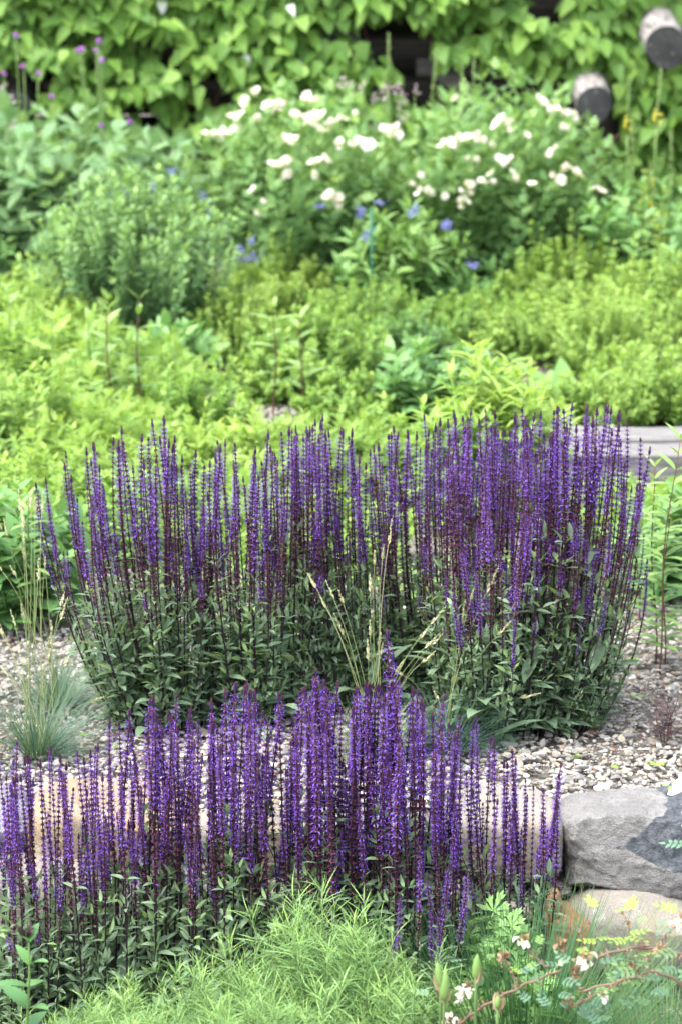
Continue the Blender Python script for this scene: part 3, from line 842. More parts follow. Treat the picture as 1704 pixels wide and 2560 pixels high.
# ------------------------------------------------------------------ thistles
p = at_y(220, 560, 11.8)
th, sh = bush('thistle_plant', 'tall thistle with deeply cut leaves and purple flower heads, nearest the blue green bush', 'thistle', (p[0], 11.9, 0), 60, 0.82, 0.44, T_CUT, 0.22, 10, 'thistle_leaf', 'thistles along the log wall', 'green_stem', 0.006, per=2, r0=0.4, edge=0.25, t0=0.12, tint=(0.1, 0.5, 0.35), taper=0.45, W=1.1)
def thistle_head():
    a = Acc(); n = 40
    d = unit(np.array((0, 0, 1.0)) + jit(n, 0.45))
    place(a, leaf_tpl(2, 0.16, 0, 0, 'obov'), np.zeros((n, 3)), d, (0.3, 0.9, 0.1), 0.026, 0.03, rng.uniform(0, 1, n))
    place(a, leaf_tpl(3, 0.5, 0.2, -0.3, 'ovate'), np.tile((0, 0, -0.014), (8, 1)), np.array((0, 0, 1.0)) + fan(8, 0.5), fan(8), 0.02, 0.018, 0.4, 1)
    return a.mesh('flower_head', [M['pink_petal'], M['thistle_leaf']])
tm = thistle_head()
def add_heads(o, base, lst, y):
    for px, py in lst:
        tp = at_y(px, py, y + rng.uniform(-0.1, 0.1)) - np.array(base)
        t = np.linspace(0, 1, 7)[:, None]
        b0 = np.array((tp[0] * 0.55, tp[1] * 0.5, 0.3))
        pts = b0 * (1 - t) + tp * t + np.array((0.02, 0, 0)) * np.sin(t * PI)
        a = Acc(); tube(a, pts, 0.004, 0.0025, 5, 0, 0.5)
        place(a, T_CUT, pts[1:5], fan(4) + np.array((0, 0, 0.5)), (0, 0, 1.0), np.array((0.12, 0.09, 0.07, 0.05)), None, 0.5, 1)
        s = a.build('flower_stem', [M['green_stem'], M['thistle_leaf']], o)
        inst('flower_head', tm, s, pts[-1], (rng.normal(0, 0.3), rng.normal(0, 0.3), 0), 0.9)
add_heads(th, (p[0], 11.9, 0), [(245, 108), (197, 133), (203, 128), (253, 155), (128, 247), (250, 320), (324, 310), (240, 133)], 11.9)
p = at_y(10, 560, 11.9)
th2, sh = bush('thistle_plant', 'thistle with purple heads at the left edge of the bed, under the vine', 'thistle', (p[0], 11.95, 0), 50, 0.80, 0.42, T_CUT, 0.22, 10, 'thistle_leaf', 'thistles along the log wall', 'green_stem', 0.006, per=2, r0=0.4, edge=0.25, t0=0.12, tint=(0.1, 0.5, 0.35), taper=0.45, W=1.1)
add_heads(th2, (p[0], 11.95, 0), [(40, 95), (10, 190), (95, 190), (60, 170)], 11.95)

pink_cl = [flower_cluster_mesh('flower_head', 'pale_pink', 10, 0.03, 0.014) for _ in range(2)]
p = at_y(960, 420, 12.9)
stalk_plant('pale_wildflower', 'plant with tiny pale pink flowers between the roses and the log wall', 'plant', (p[0], 12.8, 0), tops_at([(860, 205), (880, 215), (905, 210), (900, 225), (965, 215), (985, 222), (1005, 235), (1040, 225), (935, 245), (1000, 260), (1010, 290), (985, 310), (930, 320), (960, 235), (850, 215)], 12.75), pink_cl, leaf=T_OV3, L=0.09, sc=0.62)
p = at_y(60, 420, 12.9)
stalk_plant('pale_wildflower', 'plant with tiny pale flowers behind the thistles at the left', 'plant', (p[0], 12.9, 0), tops_at([(15, 245), (8, 260), (12, 300), (28, 310), (60, 325), (85, 328), (108, 330), (30, 325), (4, 220)], 12.9), pink_cl, leaf=T_OV3, L=0.09, sc=0.8)

# ------------------------------------------------------------------ mulleins at the right
def mullein_spike(h=0.2, yellow=(0.15, 0.5), n=60):
    a = Acc()
    tube(a, [(0, 0, 0), (0, 0, h)], 0.005, 0.003, 5, 0, 0.6)
    t = rng.uniform(0, 1, n) ** 0.9
    P = fan(n, 0.006) + np.stack([np.zeros(n), np.zeros(n), t * h], 1)
    place(a, leaf_tpl(2, 0.7, 0.3, 0, 'ovate'), P, unit(fan(n) * 0.7 + np.array((0, 0, 1.0))), (0, 0, 1.0), 0.013, 0.012, rng.uniform(0.4, 1, n), 0)
    m = int(n * (yellow[1] - yellow[0]) * 0.7)
    if m > 0:
        tt = rng.uniform(yellow[0], yellow[1], m)
        d = fan(m)
        P = d * 0.014 + np.stack([np.zeros(m), np.zeros(m), tt * h], 1)
        for k in range(4):
            place(a, leaf_tpl(2, 0.9, 0.1, 0.1, 'obov'), P, d * 0.4 + jit(m, 0.8), d, 0.011, 0.011, rng.uniform(0.2, 1, m), 1)
    return a.mesh('flower_spike', [M['green_stem'], M['yellow_petal']])
ms = [mullein_spike(0.24, (0.05, 0.35)), mullein_spike(0.22, (0.0, 0.0)), mullein_spike(0.26, (0.0, 0.75), 90)]
def mullein(label, base, lst, y, foliage):
    o = thing('mullein_plant', label, 'mullein', base, 'mulleins with tall flower spikes')
    b = np.array(base)
    for px, py, k, ln in lst:
        tp = at_y(px, py, y + rng.uniform(-0.08, 0.08)) - b
        top = tp - np.array((0, 0, 0.22 * ln))
        t = np.linspace(0, 1, 8)[:, None]
        st = np.array((top[0] * 0.8, 0, 0))
        pts = st * (1 - t) + top * t
        a = Acc(); tube(a, pts, 0.006, 0.004, 5, 0, 0.6)
        nl = 12; tt = np.linspace(0.15, 0.9, nl)
        Pn = np.stack([np.interp(tt, t[:, 0], pts[:, q]) for q in range(3)], 1)
        place(a, T_OV, Pn, fan(nl) + np.array((0, 0, 0.2)), (0, 0, 1.0), 0.17 * (1.1 - tt), None, rng.uniform(0.2, 0.9, nl), 1)
        s = a.build('flower_stem', [M['green_stem'], M['green_leaf']], o)
        inst('flower_spike', ms[k], s, pts[-1], (0, 0.05 * rng.normal(), 0), (1, 1, ln))
    if foliage:
        sh = Shoots(46, 0.62, 0.34, 0.4, 0.4, 0.3)
        fa = Acc(); herb(sh, fa, T_OV, 0.13, 10, 2, 0.1, tint=(0.1, 0.6, 0.3)); fa.build('foliage', M['green_leaf'], o)
    return o
p = at_y(1640, 700, 11.5)
mullein('mullein with yellow florets rising beside the bleached log end', (p[0], 11.6, 0), [(1570, 205, 0, 1), (1582, 300, 1, 0.8), (1642, 188, 0, 1), (1680, 325, 1, 0.8), (1625, 430, 2, 1.0)], 11.55, True)
p = at_y(1070, 420, 12.75)
mullein('mullein with bare green spikes behind the rose bushes', (p[0], 12.75, 0), [(970, 85, 1, 1.1), (1078, 120, 1, 1.2), (1150, 138, 1, 0.9), (1183, 140, 1, 0.9)], 12.75, False)

# ------------------------------------------------------------------ low yellow-green shrubs and herbs of the middle ground
SP = 'yellow green shrublets of the middle bed'
sp_list = [(1600, 735, .42, .30, 'behind the others, under the mulleins'), (1420, 800, .36, .30, 'at the foot of the wide rose bush'), (1660, 860, .40, .30, 'at the right edge of the bed above the sleepers'),
           (1520, 930, .36, .28, 'in the middle right, above the sleepers'), (1360, 890, .26, .26, 'beside the broad leaved hosta'), (1640, 1040, .28, .28, 'touching the back sleeper'), (690, 790, .30, .24, 'between the blue green bush and the roses'),
           (580, 900, .30, .24, 'right of the red stemmed milkweeds'), (800, 960, .30, .28, 'behind the tall back salvia, in the centre'), (920, 850, .26, .26, 'below the lance leaved plant'),
           (1000, 930, .24, .22, 'beside the dark green broadleaf clump'), (890, 1075, .22, .22, 'just behind the middle salvia tips'), (1480, 1075, .22, .22, 'in front of the hosta by the sleepers'), (1180, 850, .22, .26, 'below the wide rose bush in the bed centre'), (700, 1000, .20, .20, 'by the pale gravel patch')]
for k, (px, py, H, R, wh) in enumerate(sp_list):
    x, y, z = gp(px, py)
    d = 'small leaved yellow green shrublet ' + wh
    bush('shrublet', d, 'shrub', (x, y, 0), int(620 * R), H * 0.95, R, (T_LANCE3, T_OV3, T_OB3)[k % 3], (0.030, 0.027, 0.034)[k % 3], 20, 'green_leaf' if k == 10 else 'spirea', SP, 'brown_stem', 0.002, per=3, r0=0.6, edge=0.42, pw=0.9, t0=0.12, tint=(0.05, 0.5, 0.5), taper=0.25, hvar=0.5, W=1.3)
lime = [(120, 1000, .34, .30, 'with the red stemmed milkweeds growing through it'), (330, 1040, .30, .28, 'below the milkweed stems'), (480, 1110, .26, .24, 'by the pale gravel patch'), (60, 1180, .34, .28, 'at the left edge'),
        (260, 1210, .28, .28, 'behind the left salvia tips'), (430, 1250, .24, .26, 'behind the left salvia, right of centre'), (620, 1230, .22, .26, 'behind the left middle salvia'), (820, 1220, .22, .26, 'behind the middle salvia'),
        (100, 1360, .28, .26, 'above the seed heads of the left fescue'), (330, 1380, .22, .26, 'seen between the dark stems of the left salvia'), (600, 1380, .2, .26, 'seen between stems of the second salvia'), (1010, 1230, .24, .24, 'behind the salvia gap'),
        (1680, 1330, .14, .22, 'at the right edge below the sleepers'), (1560, 1400, .22, .20, 'behind the right end of the salvia'), (860, 1400, .18, .22, 'low behind the middle salvia stems'), (20, 860, .3, .26, 'at the far left under the blue green bush'), (180, 900, .30, .26, 'in front of the blue green bush')]
for k, (px, py, H, R, wh) in enumerate(lime):
    x, y, z = gp(px, py)
    lf = (T_LANCE3, T_PINN5, T_OV3)[k % 3]
    LL = (0.058, 0.075, 0.036)[k % 3]
    bush('lime_herb', ('narrow leaved', 'feather leaved', 'small leaved')[k % 3] + ' lime green herb ' + wh, 'plant', (x, y, 0), int(440 * R), H, R, lf, LL, 16, 'lime_leaf' if k % 2 == 0 else 'spirea', 'lime green herbs of the middle bed', 'green_stem', 0.002, per=3 if k % 3 != 1 else 2, r0=0.6, edge=0.45, t0=0.1, tint=(0.1, 0.5, 0.4), taper=0.25, hvar=0.5)

for px, py, H, R, lab in ((1060, 1075, .30, .17, 'dark green broadleaf clump behind the salvia gap'), (1170, 1080, .26, .15, 'green broadleaf clump right of the darker one'), (440, 960, .22, .16, 'broadleaf clump by the red stemmed milkweeds'), (915, 800, .30, .12, 'small upright leafy plant below the plant stake'),
                          (70, 1560, .36, .20, 'big leaved green plant at the left edge behind the fescue'), (1690, 1480, .25, .18, 'bushy bright green plant at the right edge behind the slender stems'), (-20, 760, .42, .28, 'dark leafy plant at the far left, beside the blue green bush'), (1290, 760, .26, .24, 'round leaved columbine at the foot of the wide rose bush'), (1130, 800, .18, .20, 'round leaved plant below the lance leaved one'), (690, 765, .24, .2, 'round leaved plant at the foot of the big bloomed rose')):
    x, y, z = gp(px, py)
    bush('broadleaf_plant', lab, 'plant', (x, y, 0), int(170 * R) + 6, H, R, T_OV, 0.10, 9, 'green_leaf', 'broad leaved plants of the bed', 'green_stem', 0.003, per=2, r0=0.5, edge=0.35, t0=0.15, tint=(0.05, 0.5, 0.4), taper=0.3)
x, y, z = gp(1400, 1060)
hs_ = thing('hosta', 'rosette of long upright strap leaves among the yellow green shrublets', 'plant', (x, y, 0))
a = Acc(); n = 22
place(a, leaf_tpl(6, 0.30, 0.2, 0.45, 'lance'), fan(n, 0.02), fan(n, 0.7) + np.array((0, 0, 1.0)) + jit(n, 0.15), (0, 0, 1.0), rng.uniform(0.2, 0.32, n), None, rng.uniform(0.3, 0.9, n))
a.build('foliage', M['glossy_green'], hs_)
for px, py, H, lab in ((1210, 1290, 0.50, 'tall lime amsonia behind the right salvia spikes'), (1300, 1300, 0.44, 'shorter lime amsonia right behind the tall one'), (1120, 1310, 0.40, 'lime amsonia left of the tall one')):
    x, y, z = gp(px, py)
    bush('amsonia', lab, 'plant', (x, y, 0), 26, H, 0.13, T_STRAP, 0.11, 16, 'lime_leaf', 'lime amsonias behind the salvia', 'green_stem', 0.003, per=2, r0=0.5, edge=0.2, t0=0.1, tint=(0.3, 0.5, 0.3), taper=0.3, W=1.0)

# milkweed-like single stems
def leafy_stem(name, label, x, y, z, H, L, mat, stem, group, nodes=8, lean=0.0, W=1.0, leaf=T_LANCE, tint=(0.3, 0.5, 0.3), per=2, r=0.004, t0=0.2):
    o = thing(name, label, 'plant', (x, y, z), group)
    t = np.linspace(0, 1, 9)
    pts = np.stack([lean * t ** 1.5 + 0.006 * np.sin(t * 7 + x * 9), 0.01 * np.sin(t * 5), H * t], 1)
    a = Acc(); tube(a, pts, r, r * 0.5, 6, 0, 0.5); a.build('stem', M[stem], o)
    tt = np.linspace(t0, 1.0, nodes)
    P = np.stack([np.interp(tt, t, pts[:, q]) for q in range(3)], 1)
    fa = Acc()
    for k in range(per):
        az = np.arange(nodes) * (PI / 2 if per == 2 else 2.4) + k * PI + x * 7 + rng.normal(0, 0.2, nodes)
        D = np.stack([np.cos(az), np.sin(az), 0.35 + 0.9 * np.clip((tt - 0.8) / 0.2, 0, 1) + rng.normal(0, 0.15, nodes)], 1)
        ln = L * rng.uniform(0.75, 1.1, nodes) * (1 - 0.35 * np.clip((tt - 0.75) / 0.25, 0, 1))
        place(fa, leaf, P, D, (0, 0, 1.0), ln, ln * W, tint[0] + tint[1] * rng.uniform(0, 1, nodes) + tint[2] * tt)
    fa.build('foliage', M[mat], o)
    return o
MK = 'milkweed stems in the middle bed'
for px, pt, y, lab, st in ((270, 775, 8.9, 'red stemmed milkweed, the shorter of the pair before the blue green bush', 'brown_stem'), (345, 748, 8.95, 'red stemmed milkweed, the taller of the pair before the blue green bush', 'brown_stem'), (225, 800, 9.3, 'pale milkweed left of the red stemmed pair', 'green_stem'),
                           (685, 735, 9.3, 'tall milkweed with pale leaves in the bed centre', 'brown_stem'), (752, 795, 9.4, 'shorter milkweed right of the tall pale leaved one', 'brown_stem'), (20, 730, 9.6, 'milkweed at the far left beside the dark leafy plant', 'green_stem')):
    q = at_y(px, pt, y)
    leafy_stem('milkweed', lab, q[0], y, 0, q[2], 0.105, 'glossy_green', st, MK, 8, 0.0, 1.1, t0=0.3)
q = at_y(120, 760, 9.0)
leafy_stem('pinnate_herb', 'single stem with arching feather leaf at its top, before the blue green bush', q[0], 9.0, 0, q[2] - 0.05, 0.14, 'lime_leaf', 'green_stem', None, 5, 0.02, 1.0, T_PINN5, t0=0.5)
q = at_y(75, 1240, 6.7)
leafy_stem('pinnate_herb', 'pale nodding stem tip above the left fescue seed heads', q[0], 6.7, 0, q[2], 0.07, 'glossy_green', 'green_stem', None, 7, 0.0, 1.0, T_LANCE, t0=0.4)
SL = 'slender stems at the right edge'
for px, pt, y, dx, lab in ((1692, 1098, 6.42, -0.03, 'tallest slender leafy stem at the right edge of the gravel'), (1628, 1165, 6.5, 0.02, 'second slender leafy stem at the right edge of the gravel'), (1668, 1260, 6.46, 0.0, 'shorter slender stem between the two taller ones'), (1600, 1270, 6.9, 0.0, 'slender leafy stem close to the right end of the salvia'), (1740, 1200, 6.5, 0.0, 'slender leafy stem half out of sight at the right edge')):
    q = at_y(px, pt, y)
    leafy_stem('slender_plant', lab, q[0] + dx, y, 0, q[2], 0.085, 'glossy_green', 'brown_stem', SL, 15, -dx, 0.9, T_LANCE, (0.25, 0.5, 0.3), 2, 0.0022, 0.12)

for px, pt, y, lab in ((560, 800, 9.7, 'wispy stem just right of the blue green bush'), (620, 905, 9.2, 'wispy stem left of the tall pale leaved milkweed'), (820, 730, 10.3, 'wispy stem below the big bloomed rose'), (880, 760, 10.0, 'wispy stem left of the plant stake'),
                       (1030, 770, 10.4, 'wispy stem below the lance leaved plant'), (1170, 830, 9.6, 'wispy stem behind the dark green broadleaf clump'), (1330, 690, 10.8, 'wispy stem at the foot of the wide rose bush'), (1480, 760, 10.2, 'wispy stem left of the mulleins'),
                       (1620, 700, 10.3, 'wispy stem under the yellow mullein'), (130, 880, 8.6, 'wispy stem left of the red stemmed milkweeds'), (420, 900, 8.6, 'wispy stem right of the red stemmed milkweeds'), (60, 960, 8.2, 'wispy stem among the lime herbs at the left edge'), (510, 1000, 8.3, 'wispy stem beside the pale gravel patch'), (800, 1030, 8.2, 'wispy stem close behind the middle salvia tips')):
    q = at_y(px, pt, y)
    leafy_stem('wispy_herb', lab, q[0], y, 0, max(q[2], 0.2), 0.05, 'lime_leaf', 'green_stem', 'wispy stems in the middle bed', 11, rng.normal(0, 0.03), 0.8, T_LANCE3, (0.3, 0.5, 0.3), 2, 0.0025, 0.25)

# ground cover between everything
ga = Acc(); n = 24000
P = np.stack([rng.uniform(-3.0, 3.0, n), rng.uniform(6.95, 13.2, n), np.zeros(n)], 1)
pat = np.array([noise.noise(Vector((a * 1.7, b * 1.1, 0.3))) for a, b, _ in P])
ok = (pat > -0.1) & ~((P[:, 0] > -0.6) & (P[:, 0] < -0.1) & (P[:, 1] > 9.0) & (P[:, 1] < 9.9)) & ~((P[:, 0] > 0.45) & (P[:, 1] < 8.2)) & ~((P[:, 0] < -0.5) & (P[:, 1] < 6.9)) & ~((P[:, 0] > 0.55) & (P[:, 1] > 8.4) & (P[:, 1] < 8.85))
P = P[ok]; n = len(P); P[:, 2] = rng.uniform(0.0, 0.13, n) * (0.4 + pat[ok].clip(0, 1))
place(ga, T_OV3, P, fan(n) + np.array((0, 0, 0.45)) + jit(n, 0.2), (0, 0, 1.0), rng.uniform(0.03, 0.06, n), None, rng.uniform(0, 1, n))
tag(ga.build('ground_cover', M['spirea']), 'low yellow green ground cover leaves between the shrubs', 'ground cover', kind='stuff')

# ------------------------------------------------------------------ purple salvia
T_SL = leaf_tpl(5, 0.30, 0.16, 0.28, 'lance')
T_FL = leaf_tpl(2, 0.55, 0.15, 0.35, 'obov')
T_FU = leaf_tpl(2, 0.40, 0.2, -0.35, 'obov')
T_CX = leaf_tpl(2, 0.75, 0.35, -0.1, 'ovate')
H0 = 0.70
def spike_on(acc, path, t0, t1, bloom_lo, tip=0.92, full=1.0):
    """whorls of two-lipped violet flowers over dark calyces, along path(t)"""
    t = t0
    length = np.linalg.norm(path(t1) - path(t0))
    while t < t1 - 0.004:
        s = (t - t0) / (t1 - t0)
        p = path(t); T = unit(path(min(t + 0.02, 1.02)) - path(t - 0.02))
        k = 6 if s < tip else 5
        az = rng.uniform(0, 6.28) + np.arange(k) * 2 * PI / k + rng.normal(0, 0.18, k)
        A = unit(np.cross(T, (0.3, 0.9, 0.1))); B = np.cross(T, A)
        rad = np.cos(az)[:, None] * A + np.sin(az)[:, None] * B
        sz = (0.60 + 0.46 * min(1.0, (1 - s) * 1.5)) * full
        if s > tip:
            q = (s - tip) / (1 - tip)
            place(acc, T_CX, p + rad * 0.0012, rad * (0.55 - 0.3 * q) + T, T, 0.0082 * (1.1 - 0.55 * q), 0.0085 * (1.0 - 0.6 * q), rng.uniform(0.2, 0.9, k), 1)
            if q < 0.45: place(acc, T_FU, p + rad * 0.002, rad * 0.7 + T, T, 0.007, 0.006, rng.uniform(0, 0.5, k), 0)
            t += 0.0055 / length * (t1 - t0)
            continue
        place(acc, T_CX, p + rad * 0.0010, rad * 0.9 + T * 0.5 + jit(k, 0.12), T, 0.0072 * sz, 0.008 * sz, rng.uniform(0.1, 1, k), 1)
        place(acc, T_CX, p + rad * 0.0010, rad * 0.9 + T * 0.15 + jit(k, 0.12), -T, 0.0066 * sz, 0.008 * sz, rng.uniform(0.1, 1, k), 1)
        if s > bloom_lo:
            kk = rng.uniform(0, 1, k) < 0.85
            m = kk.sum()
            if m:
                b = p + rad[kk] * 0.0045
                tn = rng.uniform(0, 1, m)
                place(acc, T_FU, b, rad[kk] * 0.9 + T * 0.75 + jit(m, 0.15), T, 0.0104 * sz, 0.0068 * sz, tn, 0)
                place(acc, T_FL, b, rad[kk] * 1.0 + T * 0.10 + jit(m, 0.2), T, 0.0104 * sz, 0.0077 * sz, np.clip(tn + 0.2, 0, 1), 0)
        elif rng.random() < 0.12:
            j = rng.integers(0, k)
            place(acc, T_FL, p + rad[j:j + 1] * 0.004, rad[j:j + 1] + T * 0.3, T, 0.010, 0.010, 0.6, 0)
        t += (0.0095 + 0.0082 * (1 - s) ** 1.2 + (0.003 if s < bloom_lo else 0)) / length * (t1 - t0) * rng.uniform(0.9, 1.1)

def make_stem(lean, bloom, spike_len, lateral):
    wv = rng.uniform(-1, 1, 2) * 0.016
    b = lean
    def path(t):
        t = float(t)
        k = 1 - (1 - min(t, 1.0)) ** 1.8
        return np.array((b * k + (t - 1 if t > 1 else 0) * 0.02 + wv[0] * math.sin(4 * t), wv[1] * math.sin(3.3 * t), H0 * t))
    tt = np.linspace(0, 0.995, 12)
    st = Acc(); tube(st, [path(t) for t in tt], np.interp(tt, (0, 0.5, 1), (0.0026, 0.0020, 0.0009)), None, 5, 0, 0.4)
    ts = 1 - spike_len / H0
    sp = Acc(); spike_on(sp, path, ts, 0.998, bloom, full=rng.uniform(0.8, 1.08))
    lf = Acc()
    nodes = np.linspace(0.05, ts - 0.02, 8) + rng.uniform(-0.015, 0.015, 8)
    for i, t in enumerate(nodes):
        p = path(t)
        az = i * PI / 2 + rng.normal(0, 0.25) + lean * 3
        f = t / ts
        for sg in (0, PI):
            d = np.array((math.cos(az + sg), math.sin(az + sg), 0.45 - 0.15 * (1 - f) + rng.normal(0, 0.12)))
            ln = (0.070 - 0.036 * f) * rng.uniform(0.75, 1.12)
            place(lf, T_SL, p, d, (rng.normal(0, 0.2), rng.normal(0, 0.2), 1), ln, ln * rng.uniform(0.85, 1.15), 0.1 + 0.35 * rng.random() + 0.3 * f * rng.random())
            if f < 0.98 and rng.random() < 0.85:                # small leafy shoot in the axil
                m = 4 if f < 0.7 else 2
                q = p + d * 0.006 + np.array((0, 0, 0.006))
                place(lf, T_SL, q + jit(m, 0.006), d * 0.5 + np.array((0, 0, 0.8)) + jit(m, 0.35), d * -0.3 + np.array((0, 0, 0.6)) + jit(m, 0.3), rng.uniform(0.018, 0.040, m), None, rng.uniform(0.25, 0.95, m))
    side = Acc()
    for k in range(lateral):
        t = rng.uniform(ts - 0.10, ts + 0.02); p = path(t); az = rng.uniform(0, 6.28)
        ln = rng.uniform(0.12, 0.24); dx = np.array((math.cos(az), math.sin(az), 0)) * ln * 0.28
        lp = lambda q, p=p, dx=dx, ln=ln: p + dx * (1 - (1 - min(max(q, 0), 1)) ** 2) + np.array((0, 0, ln * q))
        tube(side, [lp(q) for q in np.linspace(0, 0.98, 6)], 0.0012, 0.0007, 4, 2, 0.4)
        spike_on(side, lp, 0.32, 0.995, rng.uniform(0, 0.3), 0.8, 0.9)
    return st.mesh('flower_stem', M['salvia_stem']), lf.mesh('foliage', M['salvia_leaf']), sp.mesh('flower_spike', [M['violet'], M['calyx']]), lean, (side.mesh('side_spike', [M['violet'], M['calyx'], M['salvia_stem']]) if lateral else None)
LEANS = (0.01, 0.06, 0.12, 0.19, 0.27)
VAR = [[make_stem(l, b, sl, lt) for (b, sl, lt) in ((0.05, 0.27, 0), (0.35, 0.30, 0), (0.55, 0.34, 1), (0.70, 0.36, 0), (0.25, 0.25, 1), (0.45, 0.32, 0), (0.82, 0.35, 0), (0.15, 0.22, 0))] for l in LEANS]
FULL = (0, 1, 4, 5, 1, 2, 3, 2, 7)
MIX = (1, 2, 3, 3, 5, 2, 6, 3, 0, 7)

def add_stem(o, base, b, top, pick, tilt=0.024):
    """one flowering stem of plant o, rooted at base + b, its tip at top (world)"""
    v = np.array(top) - (np.array(base) + b)
    h = max(v[2], 0.12); sc = h / H0
    lat = math.hypot(v[0], v[1]) / sc
    i = int(np.argmin([abs(l - lat) for l in LEANS]))
    st, lf, sp, l, sd_ = VAR[i][pick]
    ex = float(np.clip(lat / max(l, 0.02), 0.6, 1.6)) if l > 0.03 else 1.0
    s = inst('flower_stem', st, o, b, (rng.normal(0, tilt), rng.normal(0, tilt), math.atan2(v[1], v[0])), (sc * ex if l > 0.03 else sc, sc * 1.0, sc))
    inst('foliage', lf, s)
    inst('flower_spike', sp, s)
    if sd_: inst('side_spike', sd_, s)

def interp(env, px): return np.interp(px, [e[0] for e in env], [e[1] for e in env])
def world_px(x, y, z):
    d = np.array((x, y, z - CAM_H)); f = d[1] * cs - d[2] * sn
    return 852 + FPX * x / f

def salvia(label, bx, by, bz, n, rb, cx, cy, rx, ry, env, pool, drop=0.38, group='purple salvia plants', extra=()):
    o = thing('salvia_plant', label, 'salvia', (bx, by, bz), group)
    base = (bx, by, bz)
    for k in range(n):
        a = k * 2.39996 + bx * 9 + rng.normal(0, 0.25); u = 1.08 * math.sqrt((k + rng.random()) / n)
        tx, ty = cx + rx * u * math.cos(a), cy + ry * u * math.sin(a)
        b = np.array((rb * u * math.cos(a), rb * 0.8 * u * math.sin(a), 0.0))
        py = interp(env, world_px(tx, ty, bz + 0.6))
        zt = at_y(852, py, ty)[2]
        h = (zt - bz) * (1 - drop * rng.random() ** 1.7) * (1 - 0.12 * max(0, -math.sin(a)) * u) + 0.01
        add_stem(o, base, b, (tx, ty, bz + h), pool[rng.integers(0, len(pool))])
    for px, py, y in extra:
        tp = at_y(px, py, y)
        b = np.array((np.clip((tp[0] - bx) * 0.5, -rb, rb), np.clip((tp[1] - by) * 0.5, -rb, rb), 0))
        add_stem(o, base, b, tp, (0, 1, 4)[rng.integers(0, 3)], 0.0)
    n2 = 55                                                     # leaves at the foot
    fa = Acc(); P = fan(n2, 1.0) * (rb * 1.3 * rng.uniform(0.2, 1, n2))[:, None] + np.stack([np.zeros(n2), np.zeros(n2), rng.uniform(0.01, 0.16, n2)], 1)
    place(fa, T_SL, P, fan(n2) + np.array((0, 0, 0.35)) + unit(P) * 0.8, (0, 0, 1.0), rng.uniform(0.06, 0.12, n2), None, rng.uniform(0, 0.5, n2))
    fa.build('basal_foliage', M['salvia_leaf'], o)
    return o

ENV_B = [(100, 1200), (130, 1170), (180, 1130), (230, 1110), (325, 1070), (430, 1040), (470, 1110), (520, 1130), (600, 1090), (660, 1075), (760, 1050), (820, 1040), (880, 1070), (925, 1110), (955, 1110), (990, 1070), (1080, 1030), (1200, 1030), (1300, 1030), (1400, 1005), (1460, 1015), (1570, 1020), (1605, 1110), (1620, 1250)]
ENV_F = [(-40, 1990), (0, 1950), (40, 1850), (80, 1885), (160, 1870), (220, 1870), (310, 1770), (430, 1735), (470, 1800), (520, 1790), (600, 1700), (690, 1745), (790, 1680), (830, 1700), (890, 1720), (950, 1700), (1020, 1715), (1070, 1750), (1110, 1800), (1220, 1800), (1300, 1900), (1385, 1920), (1400, 2000)]
def X(px, y, z): return at_y(px, 1280 + FPX * math.tan(math.atan2(CAM_H - z, y) - PITCH), y)[0]
for lab, pb, yb, n, rb, p0, p1, yc, ry, ex in (
        ('salvia fanning out to the left behind the left fescue, end of the back row', 400, 6.02, 76, 0.09, 105, 540, 6.05, 0.15, ()),
        ('salvia with faded lower whorls in the back row, second from the left fescue', 640, 6.08, 76, 0.10, 440, 800, 6.10, 0.15, ()),
        ('salvia in the back row behind the seed heads of the middle fescue', 880, 6.18, 64, 0.10, 690, 985, 6.22, 0.13, ()),
        ('salvia at the rear of the right back clump, behind the leafiest plant', 1130, 6.26, 78, 0.12, 920, 1320, 6.28, 0.14, ()),
        ('biggest salvia of the back row, with low violet spikes in front of its leaves', 1230, 5.98, 78, 0.10, 1080, 1420, 6.02, 0.19, ((1285, 1540, 5.80), (1190, 1415, 5.86), (1135, 1465, 5.84), (1165, 1375, 5.88))),
        ('salvia at the right end of the back row, leaning over the open gravel', 1380, 6.03, 80, 0.10, 1320, 1615, 6.08, 0.20, ((1450, 1550, 5.90), (1608, 1330, 6.1), (1600, 1180, 6.12)))):
    x0, x1 = X(p0, yc, 0.6), X(p1, yc, 0.6)
    bx = X(pb, yb, 0.0)
    salvia(lab, bx, yb, 0.0, n, rb, (x0 + x1) / 2, yc, (x1 - x0) / 2, ry, ENV_B, MIX, drop=0.48 if pb > 1200 else 0.38, extra=ex)
